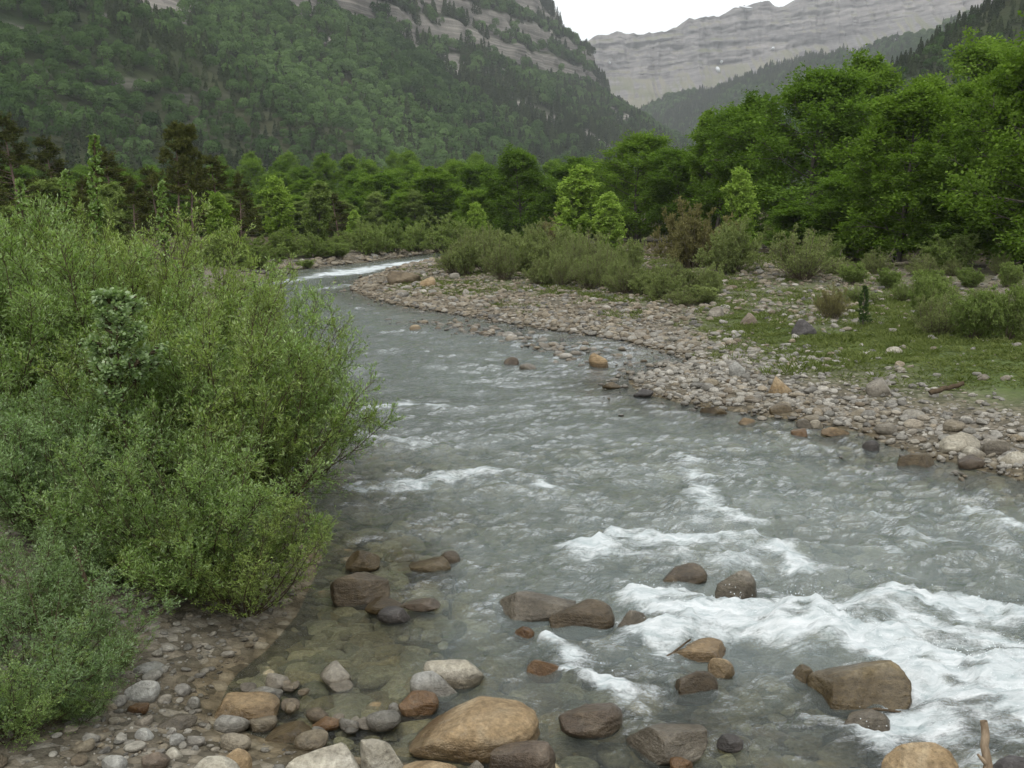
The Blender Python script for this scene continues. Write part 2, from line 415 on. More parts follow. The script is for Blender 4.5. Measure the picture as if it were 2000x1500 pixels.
# ------------------------------------------------------------------ boulders (table used by the water too)
# (left, right, top, waterline py, material, depth/width, squareness, cuts, tilt, label)
B = [
 (797, 1055, 1368, 1478, 'tan', .75, 2.5, 2, 0, 'largest smooth ochre boulder at the near edge of the river'),
 (955, 1085, 1445, 1535, 'red', .8, 2.3, 2, 0, 'rounded grey-brown boulder touching the front right of the big ochre boulder'),
 (1090, 1217, 1367, 1440, 'red', .8, 2.3, 6, 0, 'reddish-brown peaked boulder just right of the big ochre boulder'),
 (1225, 1382, 1408, 1492, 'greybrown', .8, 2.4, 8, 0, 'grey-brown wedge boulder second right of the big ochre boulder'),
 (1308, 1352, 1478, 1512, 'orange', .9, 2.4, 4, 0, 'small ochre stone in front of the grey-brown wedge boulder'),
 (826, 947, 1281, 1346, 'pale', .7, 2.5, 3, 0, 'larger pale cream boulder of the pair behind the big ochre boulder'),
 (800, 897, 1311, 1364, 'grey', .7, 2.4, 2, 0, 'smaller pale grey boulder of the pair behind the big ochre boulder'),
 (778, 858, 1352, 1396, 'orange', .7, 2.5, 4, 0, 'orange-brown stone left of the big ochre boulder'),
 (758, 785, 1371, 1396, 'grey', .9, 2.2, 2, 0, 'tiny blue-grey stone beside the orange-brown stone'),
 (560, 725, 1453, 1560, 'pale', .8, 2.1, 8, 0, 'broad pale grey boulder cut by the lower picture edge'),
 (694, 792, 1436, 1540, 'pale', .7, 2.2, 9, .25, 'cream angular boulder leaning beside the broad pale boulder'),
 (360, 470, 1478, 1560, 'pale', .8, 2.3, 4, 0, 'flat cream stone at the lower edge left of the broad pale boulder'),
 (415, 495, 1461, 1530, 'tan', .8, 2.3, 4, -.2, 'tan stone behind the flat cream stone at the lower edge'),
 (780, 905, 1476, 1550, 'tan', .8, 2.3, 4, 0, 'low tan stone in front of the big ochre boulder'),
 (890, 962, 1484, 1550, 'greybrown', .8, 2.3, 4, 0, 'small brown stone between two boulders at the lower edge'),
 (417, 545, 1356, 1410, 'tan', .75, 3.2, 5, 0, 'flat two-toned tan slab at the calm water edge'),
 (482, 550, 1340, 1374, 'grey', .7, 2.8, 5, 0, 'grey wedge stone behind the two-toned slab'),
 (245, 312, 1326, 1372, 'grey', .8, 2.4, 5, 0, 'grey peaked rock on the near bank under the willow'),
 (258, 322, 1294, 1316, 'grey', .8, 2.4, 3, 0, 'long grey rock lying at the foot of the willow stems'),
 (148, 202, 1328, 1366, 'grey', .8, 2.4, 4, 0, 'pale grey rock among low willow twigs on the near bank'),
 (308, 382, 1395, 1425, 'greybrown', .7, 2.4, 4, 0, 'elongated grey-brown rock on the near gravel'),
 (264, 300, 1422, 1446, 'grey', .9, 2.2, 3, 0, 'small whitish cobble on the near gravel left of the slab'),
 (328, 360, 1431, 1456, 'grey', .9, 2.2, 3, .3, 'white tilted cobble on the near gravel below the long rock'),
 (318, 358, 1460, 1482, 'pale', .9, 2.2, 3, 0, 'white cobble near the flat cream stone'),
 (278, 332, 1464, 1504, 'red', .9, 2.3, 3, 0, 'round brown stone on the near gravel at the lower edge'),
 (196, 248, 1476, 1510, 'grey', .9, 2.3, 3, 0, 'grey stone at the lower edge left of the round brown stone'),
 (250, 292, 1372, 1396, 'orange', .8, 2.4, 3, 0, 'ochre stone below the grey peaked rock'),
 (365, 392, 1360, 1386, 'grey', .9, 2.3, 3, 0, 'small grey stone left of the two-toned slab'),
 (130, 200, 1362, 1392, 'pale', .9, 2.3, 3, 0, 'cream stone below the pale grey rock on the near bank'),
 (647, 762, 1114, 1178, 'brown', .8, 3.0, 4, 0, 'brown block boulder at the tips of the willow branches'),
 (673, 742, 1074, 1112, 'olive', .8, 2.4, 5, 0, 'olive-brown rock just upstream of the brown block'),
 (798, 882, 1086, 1120, 'olive', .7, 2.4, 4, 0, 'low mossy brown rock awash in mid-stream'),
 (860, 899, 1074, 1103, 'brown', .9, 2.4, 4, 0, 'small brown rock against the low mossy rock'),
 (713, 790, 1166, 1197, 'olive', .7, 2.8, 5, 0, 'thin brown slab in front of the brown block'),
 (784, 860, 1169, 1192, 'red', .7, 2.3, 3, 0, 'low reddish rock right of the thin brown slab'),
 (738, 802, 1184, 1214, 'dark', .8, 2.4, 3, 0, 'dark grey half-sunken rock below the thin brown slab'),
 (963, 1124, 1143, 1212, 'greybrown', .6, 2.6, 6, .16, 'long grey slab boulder in mid-stream tilted up to its right'),
 (1072, 1200, 1174, 1238, 'brown', .6, 2.5, 6, 0, 'dark red-brown boulder against the long grey slab'),
 (1193, 1270, 1192, 1248, 'greybrown', .7, 2.4, 4, 0, 'grey boulder with water sheeting over it right of the red-brown boulder'),
 (998, 1044, 1223, 1250, 'orange', .8, 2.4, 3, 0, 'small tan stone awash in front of the long grey slab'),
 (1288, 1380, 1102, 1147, 'brown', .75, 2.4, 4, 0, 'dark brown rounded boulder above the white rapid'),
 (1396, 1475, 1110, 1175, 'greybrown', .8, 2.6, 4, 0, 'upright grey-brown boulder above the white rapid'),
 (1303, 1420, 1253, 1291, 'tan', .6, 2.6, 4, 0, 'flat tan boulder below the rapid with a twig caught on it'),
 (1313, 1402, 1308, 1366, 'brown', .7, 2.4, 6, 0, 'knobbly brown boulder nearer than the flat tan one'),
 (1383, 1434, 1283, 1322, 'tan', .8, 2.4, 5, 0, 'small angular tan rock behind the knobbly brown boulder'),
 (1588, 1775, 1290, 1390, 'olive', .7, 3.0, 5, 0, 'biggest olive-brown block beside the white rapid'),
 (1546, 1592, 1299, 1339, 'olive', .8, 2.4, 4, 0, 'small olive rock left of the biggest olive-brown block'),
 (1640, 1735, 1388, 1436, 'greybrown', .7, 2.4, 4, 0, 'brown rock with water pouring over it below the olive block'),
 (1720, 1872, 1456, 1560, 'tan', .8, 2.3, 3, 0, 'rounded tan boulder at the lower edge near the driftwood stick'),
 (1935, 2060, 1474, 1560, 'dark', .8, 2.3, 3, 0, 'dark grey boulder in the lower corner beside the driftwood stick'),
 (1028, 1098, 1286, 1328, 'orange', .8, 2.3, 3, 0, 'orange stone glazed by water in the near shallows'),
 (1398, 1452, 1434, 1468, 'dark', .9, 2.2, 3, 0, 'blue-black stone under rippling water right of the wedge boulder'),
 (610, 668, 1398, 1422, 'orange', .8, 2.3, 3, 0, 'orange-brown stone barely awash in the calm shallows'),
 (522, 610, 1414, 1444, 'olive', .8, 2.8, 4, 0, 'submerged flat olive stone in the calm shallows'),
 (1752, 1832, 885, 916, 'olive', .6, 2.8, 5, 0, 'brown flat rock just off the far gravel shore'),
 (1685, 1717, 859, 881, 'dark', .8, 2.3, 4, 0, 'black rock standing in the water off the far gravel shore'),
 (1544, 1577, 837, 853, 'orange', .7, 2.5, 4, 0, 'rust-coloured stone in the water near the far shore'),
 (1603, 1657, 833, 849, 'tan', .5, 2.8, 4, 0, 'long tan slab awash near the far shore'),
 (1553, 1585, 817, 835, 'greybrown', .8, 2.5, 4, 0, 'grey stone beside a white one near the far shore'),
 (1581, 1608, 819, 835, 'pale', .8, 2.3, 3, 0, 'white stone beside a grey one near the far shore'),
 (1441, 1477, 815, 830, 'tan', .7, 2.4, 4, 0, 'lone tan stone in the water below the shoal'),
 (1368, 1420, 794, 812, 'olive', .6, 2.4, 4, 0, 'brown double-humped stone at the shoal end'),
 (1832, 1922, 843, 886, 'pale', .7, 2.6, 6, -.1, 'large pale slab on the far shore'),
 (1918, 1968, 857, 892, 'greybrown', .8, 2.7, 4, 0, 'grey-green block beside the large pale slab'),
 (1878, 1928, 871, 897, 'pale', .8, 2.6, 5, 0, 'cream wedge in front of the large pale slab'),
 (1868, 1920, 888, 914, 'red', .8, 2.5, 4, .2, 'pinkish-brown rock at the water edge below the cream wedge'),
 (1955, 2010, 880, 912, 'pale', .8, 2.5, 4, 0, 'light grey slab at the water edge at the picture border'),
 (1690, 1747, 737, 777, 'greybrown', .8, 2.4, 2, 0, 'round lone boulder on top of the gravel bar'),
 (1500, 1546, 734, 772, 'tan', .8, 2.6, 4, 0, 'tan upright boulder on the gravel bar'),
 (1424, 1456, 706, 735, 'grey', .8, 2.3, 2, 0, 'round grey boulder at the head of the side channel'),
 (1500, 1546, 785, 809, 'olive', .7, 2.6, 5, .2, 'dark tan wedge at the gravel water line'),
 (1545, 1592, 623, 656, 'dark', .8, 2.5, 5, 0, 'dark grey boulder on the meadow edge'),
 (1384, 1416, 598, 621, 'greybrown', .8, 2.4, 3, 0, 'grey boulder in the grass below the low willows'),
 (1445, 1482, 611, 636, 'red', .8, 2.8, 5, 0, 'brown block in the grass behind the gravel bar'),
 (1730, 1762, 676, 692, 'pale', .8, 2.4, 3, 0, 'small pale boulder in the meadow'),
 (1150, 1188, 689, 717, 'tan', .8, 2.6, 4, 0, 'largest tan stone on the mid-river shoal'),
 (984, 1014, 696, 713, 'red', .8, 2.5, 3, 0, 'pinkish stone at the outer side of the shoal'),
 (1014, 1048, 710, 723, 'greybrown', .7, 2.4, 3, 0, 'low grey stone below the pinkish shoal stone'),
 (800, 822, 634, 645, 'tan', .8, 2.4, 3, 0, 'pale tan stone at the upstream end of the shoal'),
 (1176, 1212, 746, 758, 'olive', .5, 2.4, 4, 0, 'brown fin of rock in the water below the shoal'),
 (1236, 1276, 758, 775, 'dark', .7, 2.4, 5, .2, 'dark slanting rock at the shoal corner'),
 (756, 822, 529, 556, 'brown', .7, 2.6, 5, 0, 'biggest brown boulder on the upstream tip of the gravel bar'),
 (820, 852, 540, 560, 'tan', .7, 2.6, 5, 0, 'tan boulder next to the biggest one on the bar tip'),
]


def ico(sub):
    bm = bmesh.new(); bmesh.ops.create_icosphere(bm, subdivisions=sub, radius=1)
    V = np.array([v.co[:] for v in bm.verts]); F = np.array([[v.index for v in f.verts] for f in bm.faces]); bm.free()
    return V, F


ICO = {s: ico(s) for s in (1, 2, 3, 4, 5)}


def rock_verts(seed, sub, e=2.4, cuts=3, rough=1.0):
    r = np.random.default_rng(seed)
    V, F = ICO[sub]
    p = V / (np.sum(np.abs(V) ** e, 1, keepdims=True) ** (1 / e))
    p = p * (1 + 0.13 * rough * fbm3(V * 1.1 + seed * 3.7, 2, seed)[:, None])
    for _ in range(cuts):
        n = r.normal(size=3); n[2] = abs(n[2]) * 0.8 + 0.1; n /= np.linalg.norm(n)
        c = r.uniform(0.42, 0.80)
        q = p @ n - c
        p = p - n * (np.where(q > 0, q, 0) * 0.92)[:, None]
    d = 0.05 * fbm3(V * 2.7 + seed, 3, seed + 5)
    if sub >= 4: d = d + 0.022 * fbm3(V * 7 + seed, 3, seed + 9) - 0.05 * np.clip(0.12 - np.abs(fbm3(V * np.array([1.6, 1.6, 3.4]) + seed, 2, seed + 12)), 0, 1) * 4 * 0.25
    p = p * (1 + rough * d[:, None])
    lo, hi = p.min(0), p.max(0)
    return (p - (lo + hi) / 2) / ((hi - lo) / 2), F


BOULD = []                # (x, y, rx, ry, topz, in_water) for the foam and for keeping cobbles clear
for i, (l, r_, t, b, mat, dw, e, cuts, tilt, lab) in enumerate(B):
    pxc = (l + r_) / 2
    g = GP(pxc, b)
    z0 = g[2]
    dep = math.hypot(g[1], CAM_H - z0) * 0 + (g[1] * CA + (CAM_H - z0) * SA)
    w = (r_ - l) * dep / FPX
    dy = w * dw
    yc = g[1] + 0.42 * dy
    w = w * (yc * CA + 3 * SA) / (g[1] * CA + 3 * SA)
    top = at(pxc, t, yc + 0.12 * dy)[2]
    h = max(top - z0, 0.06)
    H = h / 0.68
    xc = (pxc - 1000) / FPX * (yc * CA + (CAM_H - z0) * SA)
    V, F = rock_verts(100 + i, 5 if (r_ - l) > 110 else 4 if (r_ - l) > 45 else 3, e, cuts)
    if tilt:
        c_, s_ = math.cos(tilt), math.sin(tilt)
        V = np.stack([V[:, 0] * c_ - V[:, 2] * s_ * H / w, V[:, 1], V[:, 0] * s_ * w / H + V[:, 2] * c_], 1)
        V = V / np.abs(V).max(0)
    V = V * np.array([w / 2, dy / 2, H / 2])
    me = mesh_np('boulder', V, F, True, RM[mat])
    link('boulder', me, loc=(xc, yc, top - H / 2), label=lab, category='boulder')
    BOULD.append((xc, yc, w / 2, dy / 2, top, gz(xc, yc - dy * 0.3) < 0.03, pxc, b))

# ------------------------------------------------------------------ river water
FOAM = [  # polyline px, half width m, strength
 ([(690, 812), (740, 797), (800, 788), (865, 795)], .30, .75), ([(620, 884), (690, 862), (760, 860), (850, 874)], .28, .7),
 ([(700, 955), (860, 942), (950, 926), (1040, 930), (1095, 955)], .28, .9), ([(960, 945), (1030, 965), (1080, 975)], .2, .6),
 ([(1335, 895), (1355, 945), (1385, 1005), (1460, 1022)], .26, .85), ([(1290, 985), (1340, 1000)], .2, .5),
 ([(1130, 1082), (1210, 1057), (1330, 1052), (1450, 1062), (1560, 1100)], .30, 1.05), ([(1160, 1090), (1300, 1085), (1460, 1105)], .22, .7),
 ([(1240, 1170), (1330, 1180), (1440, 1188), (1560, 1212)], .22, 1.0),
 ([(1330, 1215), (1450, 1225), (1580, 1250), (1700, 1270), (1850, 1300), (2020, 1330)], .42, 1.15),
 ([(1560, 1215), (1680, 1205), (1790, 1180), (1900, 1190), (2040, 1215)], .30, 1.1),
 ([(1750, 1235), (1880, 1240), (2050, 1270)], .30, .9), ([(1600, 1250), (1750, 1290), (1900, 1330), (2050, 1350)], .35, .95),
 ([(1770, 1340), (1880, 1365), (2060, 1400)], .30, 1.0), ([(1745, 1440), (1830, 1425), (1900, 1470), (1950, 1520)], .26, .95),
 ([(1790, 1390), (1900, 1410), (2000, 1440)], .25, .55),
 ([(1095, 1262), (1120, 1310), (1175, 1350), (1245, 1385)], .17, .95), ([(1120, 1330), (1200, 1375)], .15, .7), ([(1100, 1265), (1180, 1300), (1260, 1330)], .12, .5),
 ([(1215, 1160), (1260, 1195), (1300, 1235), (1270, 1260)], .18, .95), ([(1180, 1255), (1280, 1250), (1330, 1235)], .15, .6),
 ([(1890, 1000), (1945, 1035), (2010, 1050)], .25, .8), ([(1680, 1005), (1800, 1015), (1900, 1020)], .2, .55), ([(1840, 950), (1900, 965), (1990, 990)], .2, .45),
 ([(1540, 1100), (1640, 1130), (1720, 1160)], .22, .55), ([(1480, 1150), (1540, 1190)], .2, .6),
 ([(1530, 885), (1600, 872), (1660, 880)], .16, .5), ([(1280, 885), (1400, 888)], .16, .35), ([(1300, 1150), (1350, 1180)], .18, .9),
 ([(900, 1150), (960, 1190), (980, 1215)], .12, .5), ([(740, 1110), (800, 1130), (850, 1140)], .12, .4), ([(890, 1100), (960, 1110)], .1, .5),
 ([(660, 535), (760, 519), (860, 506)], 1.5, 1.15), ([(540, 552), (620, 540), (720, 525)], 1.1, .8), ([(600, 570), (680, 556)], .8, .7), ([(600, 592), (640, 576)], .5, .4), ([(590, 615), (700, 600)], .4, .3),
 ([(830, 1010), (930, 1005)], .2, .25), ([(1130, 1010), (1220, 1020), (1290, 1050)], .2, .4), ([(640, 660), (720, 655)], .3, .25), ([(1120, 820), (1190, 810)], .2, .3),
 ([(780, 1215), (860, 1225)], .12, .3), ([(1600, 1410), (1680, 1440)], .12, .5), ([(1480, 1440), (1560, 1450)], .12, .3),
]
FOAMW = [(PW(l), w, s) for l, w, s in FOAM]


def build_water():
    ry = np.geomspace(2.6, 120, 640)
    nx = 430
    u = np.linspace(-1, 1, nx)
    X = u[None, :] * (0.74 * ry[:, None] + 2.2); Y = np.repeat(ry[:, None], nx, 1)
    x, y = X.ravel(), Y.ravel()
    ds = seg_dist(x, y, RIVER, True); ins = inside(x, y, RIVER)
    sd = np.where(ins, ds, -ds)
    gzv = ground_z(x, y)
    foam = np.zeros_like(x)
    wx = x + 0.26 * fbm2(x * 1.5, y * 1.7, 4, 40); wy = y + 0.34 * fbm2(x * 1.5, y * 1.9, 4, 44)
    hump = np.zeros_like(x)
    for pts, w, s in FOAMW:
        ex, ey = seg_near(wx, wy, pts)             # ragged steep front upstream, long tail downstream
        d = np.hypot(ex, np.where(ey < 0, ey / 1.55, ey / 0.75))
        f = s * np.exp(-(d / w) ** 2)
        foam = np.maximum(foam, f) + 0.25 * np.minimum(foam, f)
        hump = hump + 0.07 * s * np.exp(-(d / (w * 1.2)) ** 2) * (w < .5)
    clump = 1 - np.abs(fbm2(x * 1.6 + y * .5, y * 2.6, 4, 46)) * 2.4
    clump2 = 1 - np.abs(fbm2(x * 4.2 + y, y * 6.0, 3, 48)) * 2.6
    foam = foam * (0.50 + 0.46 * clump + 0.32 * clump2)
    seamf = sstep(-.05, .35, fbm2(x * .35 + 7, y * .22, 3, 91))
    foam = np.maximum(foam, seamf * (0.62 * sstep(0.0, 0.5, fbm2(x * .9, y * .55, 4, 66)) * sstep(20, 34, y) + 0.30 * sstep(.1, .5, fbm2(x * 1.3, y * 1.0, 4, 67)) * sstep(34, 18, y) * sstep(11, 14, y)) * sstep(0.3, 1.5, sd))
    for (bx, by, rx, rr, top, inw, pxc, pyb) in BOULD:
        if not inw or by > 14: continue
        q = np.sqrt(((wx - bx) / (rx + .04)) ** 2 + ((wy - by) / (rr + .04)) ** 2)
        k = 0.55 if bx > 0.3 and by < 13 and pyb < 1470 else 0.22
        foam = np.maximum(foam, k * np.exp(-((q - 1.0) / 0.16) ** 2) * (0.6 + 0.4 * vn2(wx * 6, wy * 6, 3)))
    fast = np.exp(-((x - 3.0) / 3.4) ** 2 - ((y - 9.5) / 4.2) ** 2) + 0.45 * sstep(5.8, 11, y)
    calm = sstep(-0.4, -1.6, x) * sstep(11, 9.5, y)
    seam = fbm2(x * .45 + y * .18, y * .30, 3, 90)
    amp = np.clip(0.42 + 0.8 * fast - 0.20 * calm + 0.9 * seam, 0.07, 1.6) * sstep(-.1, .7, sd)
    cap = fbm2(wx * 1.9 + wy * .7, wy * 2.6, 4, 60)
    foam = np.maximum(foam, 0.62 * sstep(0.22, 0.55, cap) * np.clip(fast - .1, 0, 1) * sstep(0.3, 1.2, sd))
    # flow runs towards the lower right: crests lie across it
    a = math.radians(-32)
    qx = x + 0.55 * fbm2(x * .7, y * .7, 3, 92) + .12 * fbm2(x * 3, y * 3, 2, 94); qy = y + 0.55 * fbm2(x * .7, y * .7, 3, 93) + .12 * fbm2(x * 3, y * 3, 2, 95)
    s1 = qx * math.cos(a) - qy * math.sin(a); s2 = qx * math.sin(a) + qy * math.cos(a)
    near = sstep(45, 12, y)
    z = 0.050 * (1 - np.abs(fbm2(s1 * .55, s2 * 1.25, 2, 70)) * 2.2) + 0.030 * fbm2(s1 * 1.6, s2 * 2.6, 2, 72)
    z = z + 0.034 * (0.5 - np.abs(fbm2(s1 * 1.3 + s2, s2 * 3.6, 3, 75)) * 1.6) + 0.013 * (0.5 - np.abs(fbm2(s1 * 5 + 3, s2 * 8 + s1 * 2, 2, 78)) * 1.5)
    z = z + near * 0.007 * vn2(s1 * 15, s2 * 19, 79)
    z = z * amp + hump + np.clip(foam, 0, 1.2) * (0.085 * fbm2(x * 3.5, y * 4.5, 3, 80) + 0.035 * fbm2(x * 13, y * 15, 2, 81)) * sstep(40, 20, y)
    z = z - 0.02
    V = np.stack([x, y, z], 1)
    ny = len(ry)
    i = np.arange((ny - 1) * (nx - 1)); r, c = i // (nx - 1), i % (nx - 1)
    F = np.stack([r * nx + c, r * nx + c + 1, (r + 1) * nx + c + 1, (r + 1) * nx + c], 1)
    F = F[(sd[F].max(1) > -0.9) & ((z - gzv)[F].max(1) > -0.25)]
    used = np.unique(F); mp = np.full(len(V), -1); mp[used] = np.arange(len(used))
    m, nt = newmat('river_water')
    tc = N(nt, 'ShaderNodeTexCoord'); p = tc.outputs['Object']
    mpn = N(nt, 'ShaderNodeMapping', {'Vector': p, 'Rotation': (0, 0, -a), 'Scale': (1.0, 1.8, 1.0)})
    n1 = N(nt, 'ShaderNodeTexNoise', {'Vector': mpn.outputs[0], 'Scale': 5.0, 'Detail': 5, 'Roughness': 0.6, 'Distortion': .6})
    n2 = N(nt, 'ShaderNodeTexNoise', {'Vector': mpn.outputs[0], 'Scale': 9.0, 'Detail': 7, 'Roughness': 0.72, 'Distortion': 1.2})
    n3 = N(nt, 'ShaderNodeTexNoise', {'Vector': p, 'Scale': 38.0, 'Detail': 4, 'Roughness': 0.7})
    fm = attr(nt, 'foam').outputs['Fac']; dp = attr(nt, 'depth').outputs['Fac']
    mps = N(nt, 'ShaderNodeMapping', {'Vector': p, 'Rotation': (0, 0, math.radians(20)), 'Scale': (0.38, 1.6, 1.0)})   # streaks along the flow
    n4 = N(nt, 'ShaderNodeTexNoise', {'Vector': mps.outputs[0], 'Scale': 3.4, 'Detail': 9, 'Roughness': 0.68, 'Distortion': 1.6})
    n5 = N(nt, 'ShaderNodeTexNoise', {'Vector': mps.outputs[0], 'Scale': 11.0, 'Detail': 7, 'Roughness': 0.75, 'Distortion': 0.8})
    def ridge(o): return math_(nt, 'SUBTRACT', 1.0, math_(nt, 'ABSOLUTE', math_(nt, 'MULTIPLY_ADD', o, 4.0, -2.0)))
    r1 = ridge(n4.outputs['Fac']); r2 = ridge(n5.outputs['Fac'])
    q = math_(nt, 'ADD', math_(nt, 'MULTIPLY', r1, 0.34), math_(nt, 'MULTIPLY', r2, 0.30))
    q = math_(nt, 'ADD', q, math_(nt, 'MULTIPLY_ADD', n3.outputs['Fac'], 0.5, -0.25))
    q = math_(nt, 'ADD', q, math_(nt, 'MULTIPLY_ADD', n2.outputs['Fac'], 0.9, -0.45))
    q = math_(nt, 'ADD', math_(nt, 'MULTIPLY', fm, 1.25), math_(nt, 'SUBTRACT', q, 0.97))
    ff = N(nt, 'ShaderNodeMapRange', {'Value': q, 'From Min': 0.0, 'From Max': 0.85}, interpolation_type='SMOOTHSTEP').outputs[0]
    ff = math_(nt, 'MULTIPLY', ff, 0.95)
    hb_ = math_(nt, 'ADD', n1.outputs['Fac'], math_(nt, 'MULTIPLY', n2.outputs['Fac'], 0.7))
    nsl = N(nt, 'ShaderNodeTexNoise', {'Vector': mpn.outputs[0], 'Scale': 0.55, 'Detail': 3, 'Distortion': 0.8})
    bst = N(nt, 'ShaderNodeMapRange', {'Value': nsl.outputs['Fac'], 'From Min': 0.35, 'From Max': 0.65, 'To Min': 0.35, 'To Max': 1.0}).outputs[0]
    bp = N(nt, 'ShaderNodeBump', {'Height': hb_, 'Strength': bst, 'Distance': 0.055})
    bpf = N(nt, 'ShaderNodeBump', {'Height': q, 'Strength': 0.45, 'Distance': 0.05})
    tr = N(nt, 'ShaderNodeBsdfTransparent', {'Color': (0.80, 0.86, 0.80, 1)})
    df = N(nt, 'ShaderNodeBsdfDiffuse', {'Color': (0.255, 0.305, 0.295, 1), 'Normal': bp.outputs[0]})
    body = N(nt, 'ShaderNodeMixShader', {0: dp, 1: tr.outputs[0], 2: df.outputs[0]})
    gl = N(nt, 'ShaderNodeBsdfGlossy', {'Color': (1, 1, 1, 1), 'Roughness': 0.05, 'Normal': bp.outputs[0]})
    fr = N(nt, 'ShaderNodeFresnel', {'IOR': 1.33, 'Normal': bp.outputs[0]})
    w = N(nt, 'ShaderNodeMixShader', {0: fr.outputs[0], 1: body.outputs[0], 2: gl.outputs[0]})
    n6 = N(nt, 'ShaderNodeTexNoise', {'Vector': mps.outputs[0], 'Scale': 6.5, 'Detail': 8, 'Roughness': 0.72, 'Distortion': 1.0})
    fc = ramp(nt, n6.outputs['Fac'], [(0.34, (0.40, 0.475, 0.485)), (0.47, (0.62, 0.67, 0.68)), (0.62, (0.84, 0.87, 0.88))])
    fo = N(nt, 'ShaderNodeBsdfDiffuse', {'Color': fc, 'Normal': bpf.outputs[0]})
    ft = N(nt, 'ShaderNodeBsdfTranslucent', {'Color': (0.55, 0.6, 0.6, 1)})
    fo2 = N(nt, 'ShaderNodeMixShader', {0: 0.2, 1: fo.outputs[0], 2: ft.outputs[0]})
    o = N(nt, 'ShaderNodeMixShader', {0: ff, 1: w.outputs[0], 2: fo2.outputs[0]})
    finish(nt, o.outputs[0])
    depth = np.clip(-gzv, 0, 1)
    dfac = np.clip(0.03 + 0.34 * (1 - np.exp(-depth * 2.0)) * sstep(.25, 2.2, sd) + 0.12 * np.clip(fast, 0, 1) - .25 * calm, 0.02, 0.6)
    me = mesh_np('river', V[used], mp[F], True, m, pattr={'foam': foam[used], 'depth': dfac[used]})
    link('river_water', me, kind='structure')
    return x, y, z, foam


WATER = build_water()

# ------------------------------------------------------------------ scatter of uncountable stuff by geometry nodes
def proto_collection(name, meshes):
    c = bpy.data.collections.new(name)
    for i, me in enumerate(meshes):
        o = bpy.data.objects.new('%s_%02d' % (name, i), me); c.objects.link(o)
    return c


def scatter(name, coll, pts, scl, rot, idx, tint, **props):
    n = len(pts)
    me = bpy.data.meshes.new(name)
    me.vertices.add(n); me.vertices.foreach_set('co', np.ascontiguousarray(pts, np.float32).ravel())
    scl = np.asarray(scl, np.float32)
    if scl.ndim == 1: scl = np.repeat(scl[:, None], 3, 1)
    me.attributes.new('scl', 'FLOAT_VECTOR', 'POINT').data.foreach_set('vector', np.ascontiguousarray(scl).ravel())
    me.attributes.new('rot', 'FLOAT_VECTOR', 'POINT').data.foreach_set('vector', np.ascontiguousarray(rot, np.float32).ravel())
    me.attributes.new('idx', 'INT', 'POINT').data.foreach_set('value', np.ascontiguousarray(idx, np.int32))
    me.attributes.new('tint', 'FLOAT', 'POINT').data.foreach_set('value', np.ascontiguousarray(tint, np.float32))
    g = bpy.data.node_groups.new(name, 'GeometryNodeTree')
    g.interface.new_socket('Geometry', in_out='INPUT', socket_type='NodeSocketGeometry')
    g.interface.new_socket('Geometry', in_out='OUTPUT', socket_type='NodeSocketGeometry')
    gi = g.nodes.new('NodeGroupInput'); go = g.nodes.new('NodeGroupOutput')
    ci = g.nodes.new('GeometryNodeCollectionInfo'); ci.inputs['Collection'].default_value = coll
    ci.inputs['Separate Children'].default_value = True; ci.inputs['Reset Children'].default_value = True
    iop = g.nodes.new('GeometryNodeInstanceOnPoints'); iop.inputs['Pick Instance'].default_value = True

    def na(nm, dt):
        a = g.nodes.new('GeometryNodeInputNamedAttribute'); a.data_type = dt; a.inputs['Name'].default_value = nm
        return a.outputs['Attribute']
    er = g.nodes.new('FunctionNodeEulerToRotation')
    L = g.links.new
    L(na('rot', 'FLOAT_VECTOR'), er.inputs[0]); L(er.outputs[0], iop.inputs['Rotation'])
    L(na('scl', 'FLOAT_VECTOR'), iop.inputs['Scale']); L(na('idx', 'INT'), iop.inputs['Instance Index'])
    L(gi.outputs[0], iop.inputs['Points']); L(ci.outputs[0], iop.inputs['Instance']); L(iop.outputs[0], go.inputs[0])
    o = link(name, me, kind='stuff', **props)
    md = o.modifiers.new('scatter', 'NODES'); md.node_group = g
    return o


def rots(n, tilt=0.0):
    return np.stack([rng.normal(0, tilt, n), rng.normal(0, tilt, n), rng.uniform(0, 6.283, n)], 1)


# ------------------------------------------------------------------ mountains
def grid_faces(ns, nv):
    i = np.arange((ns - 1) * (nv - 1)); r, c = i // (nv - 1), i % (nv - 1)
    return np.stack([r * nv + c, r * nv + c + 1, (r + 1) * nv + c + 1, (r + 1) * nv + c], 1)


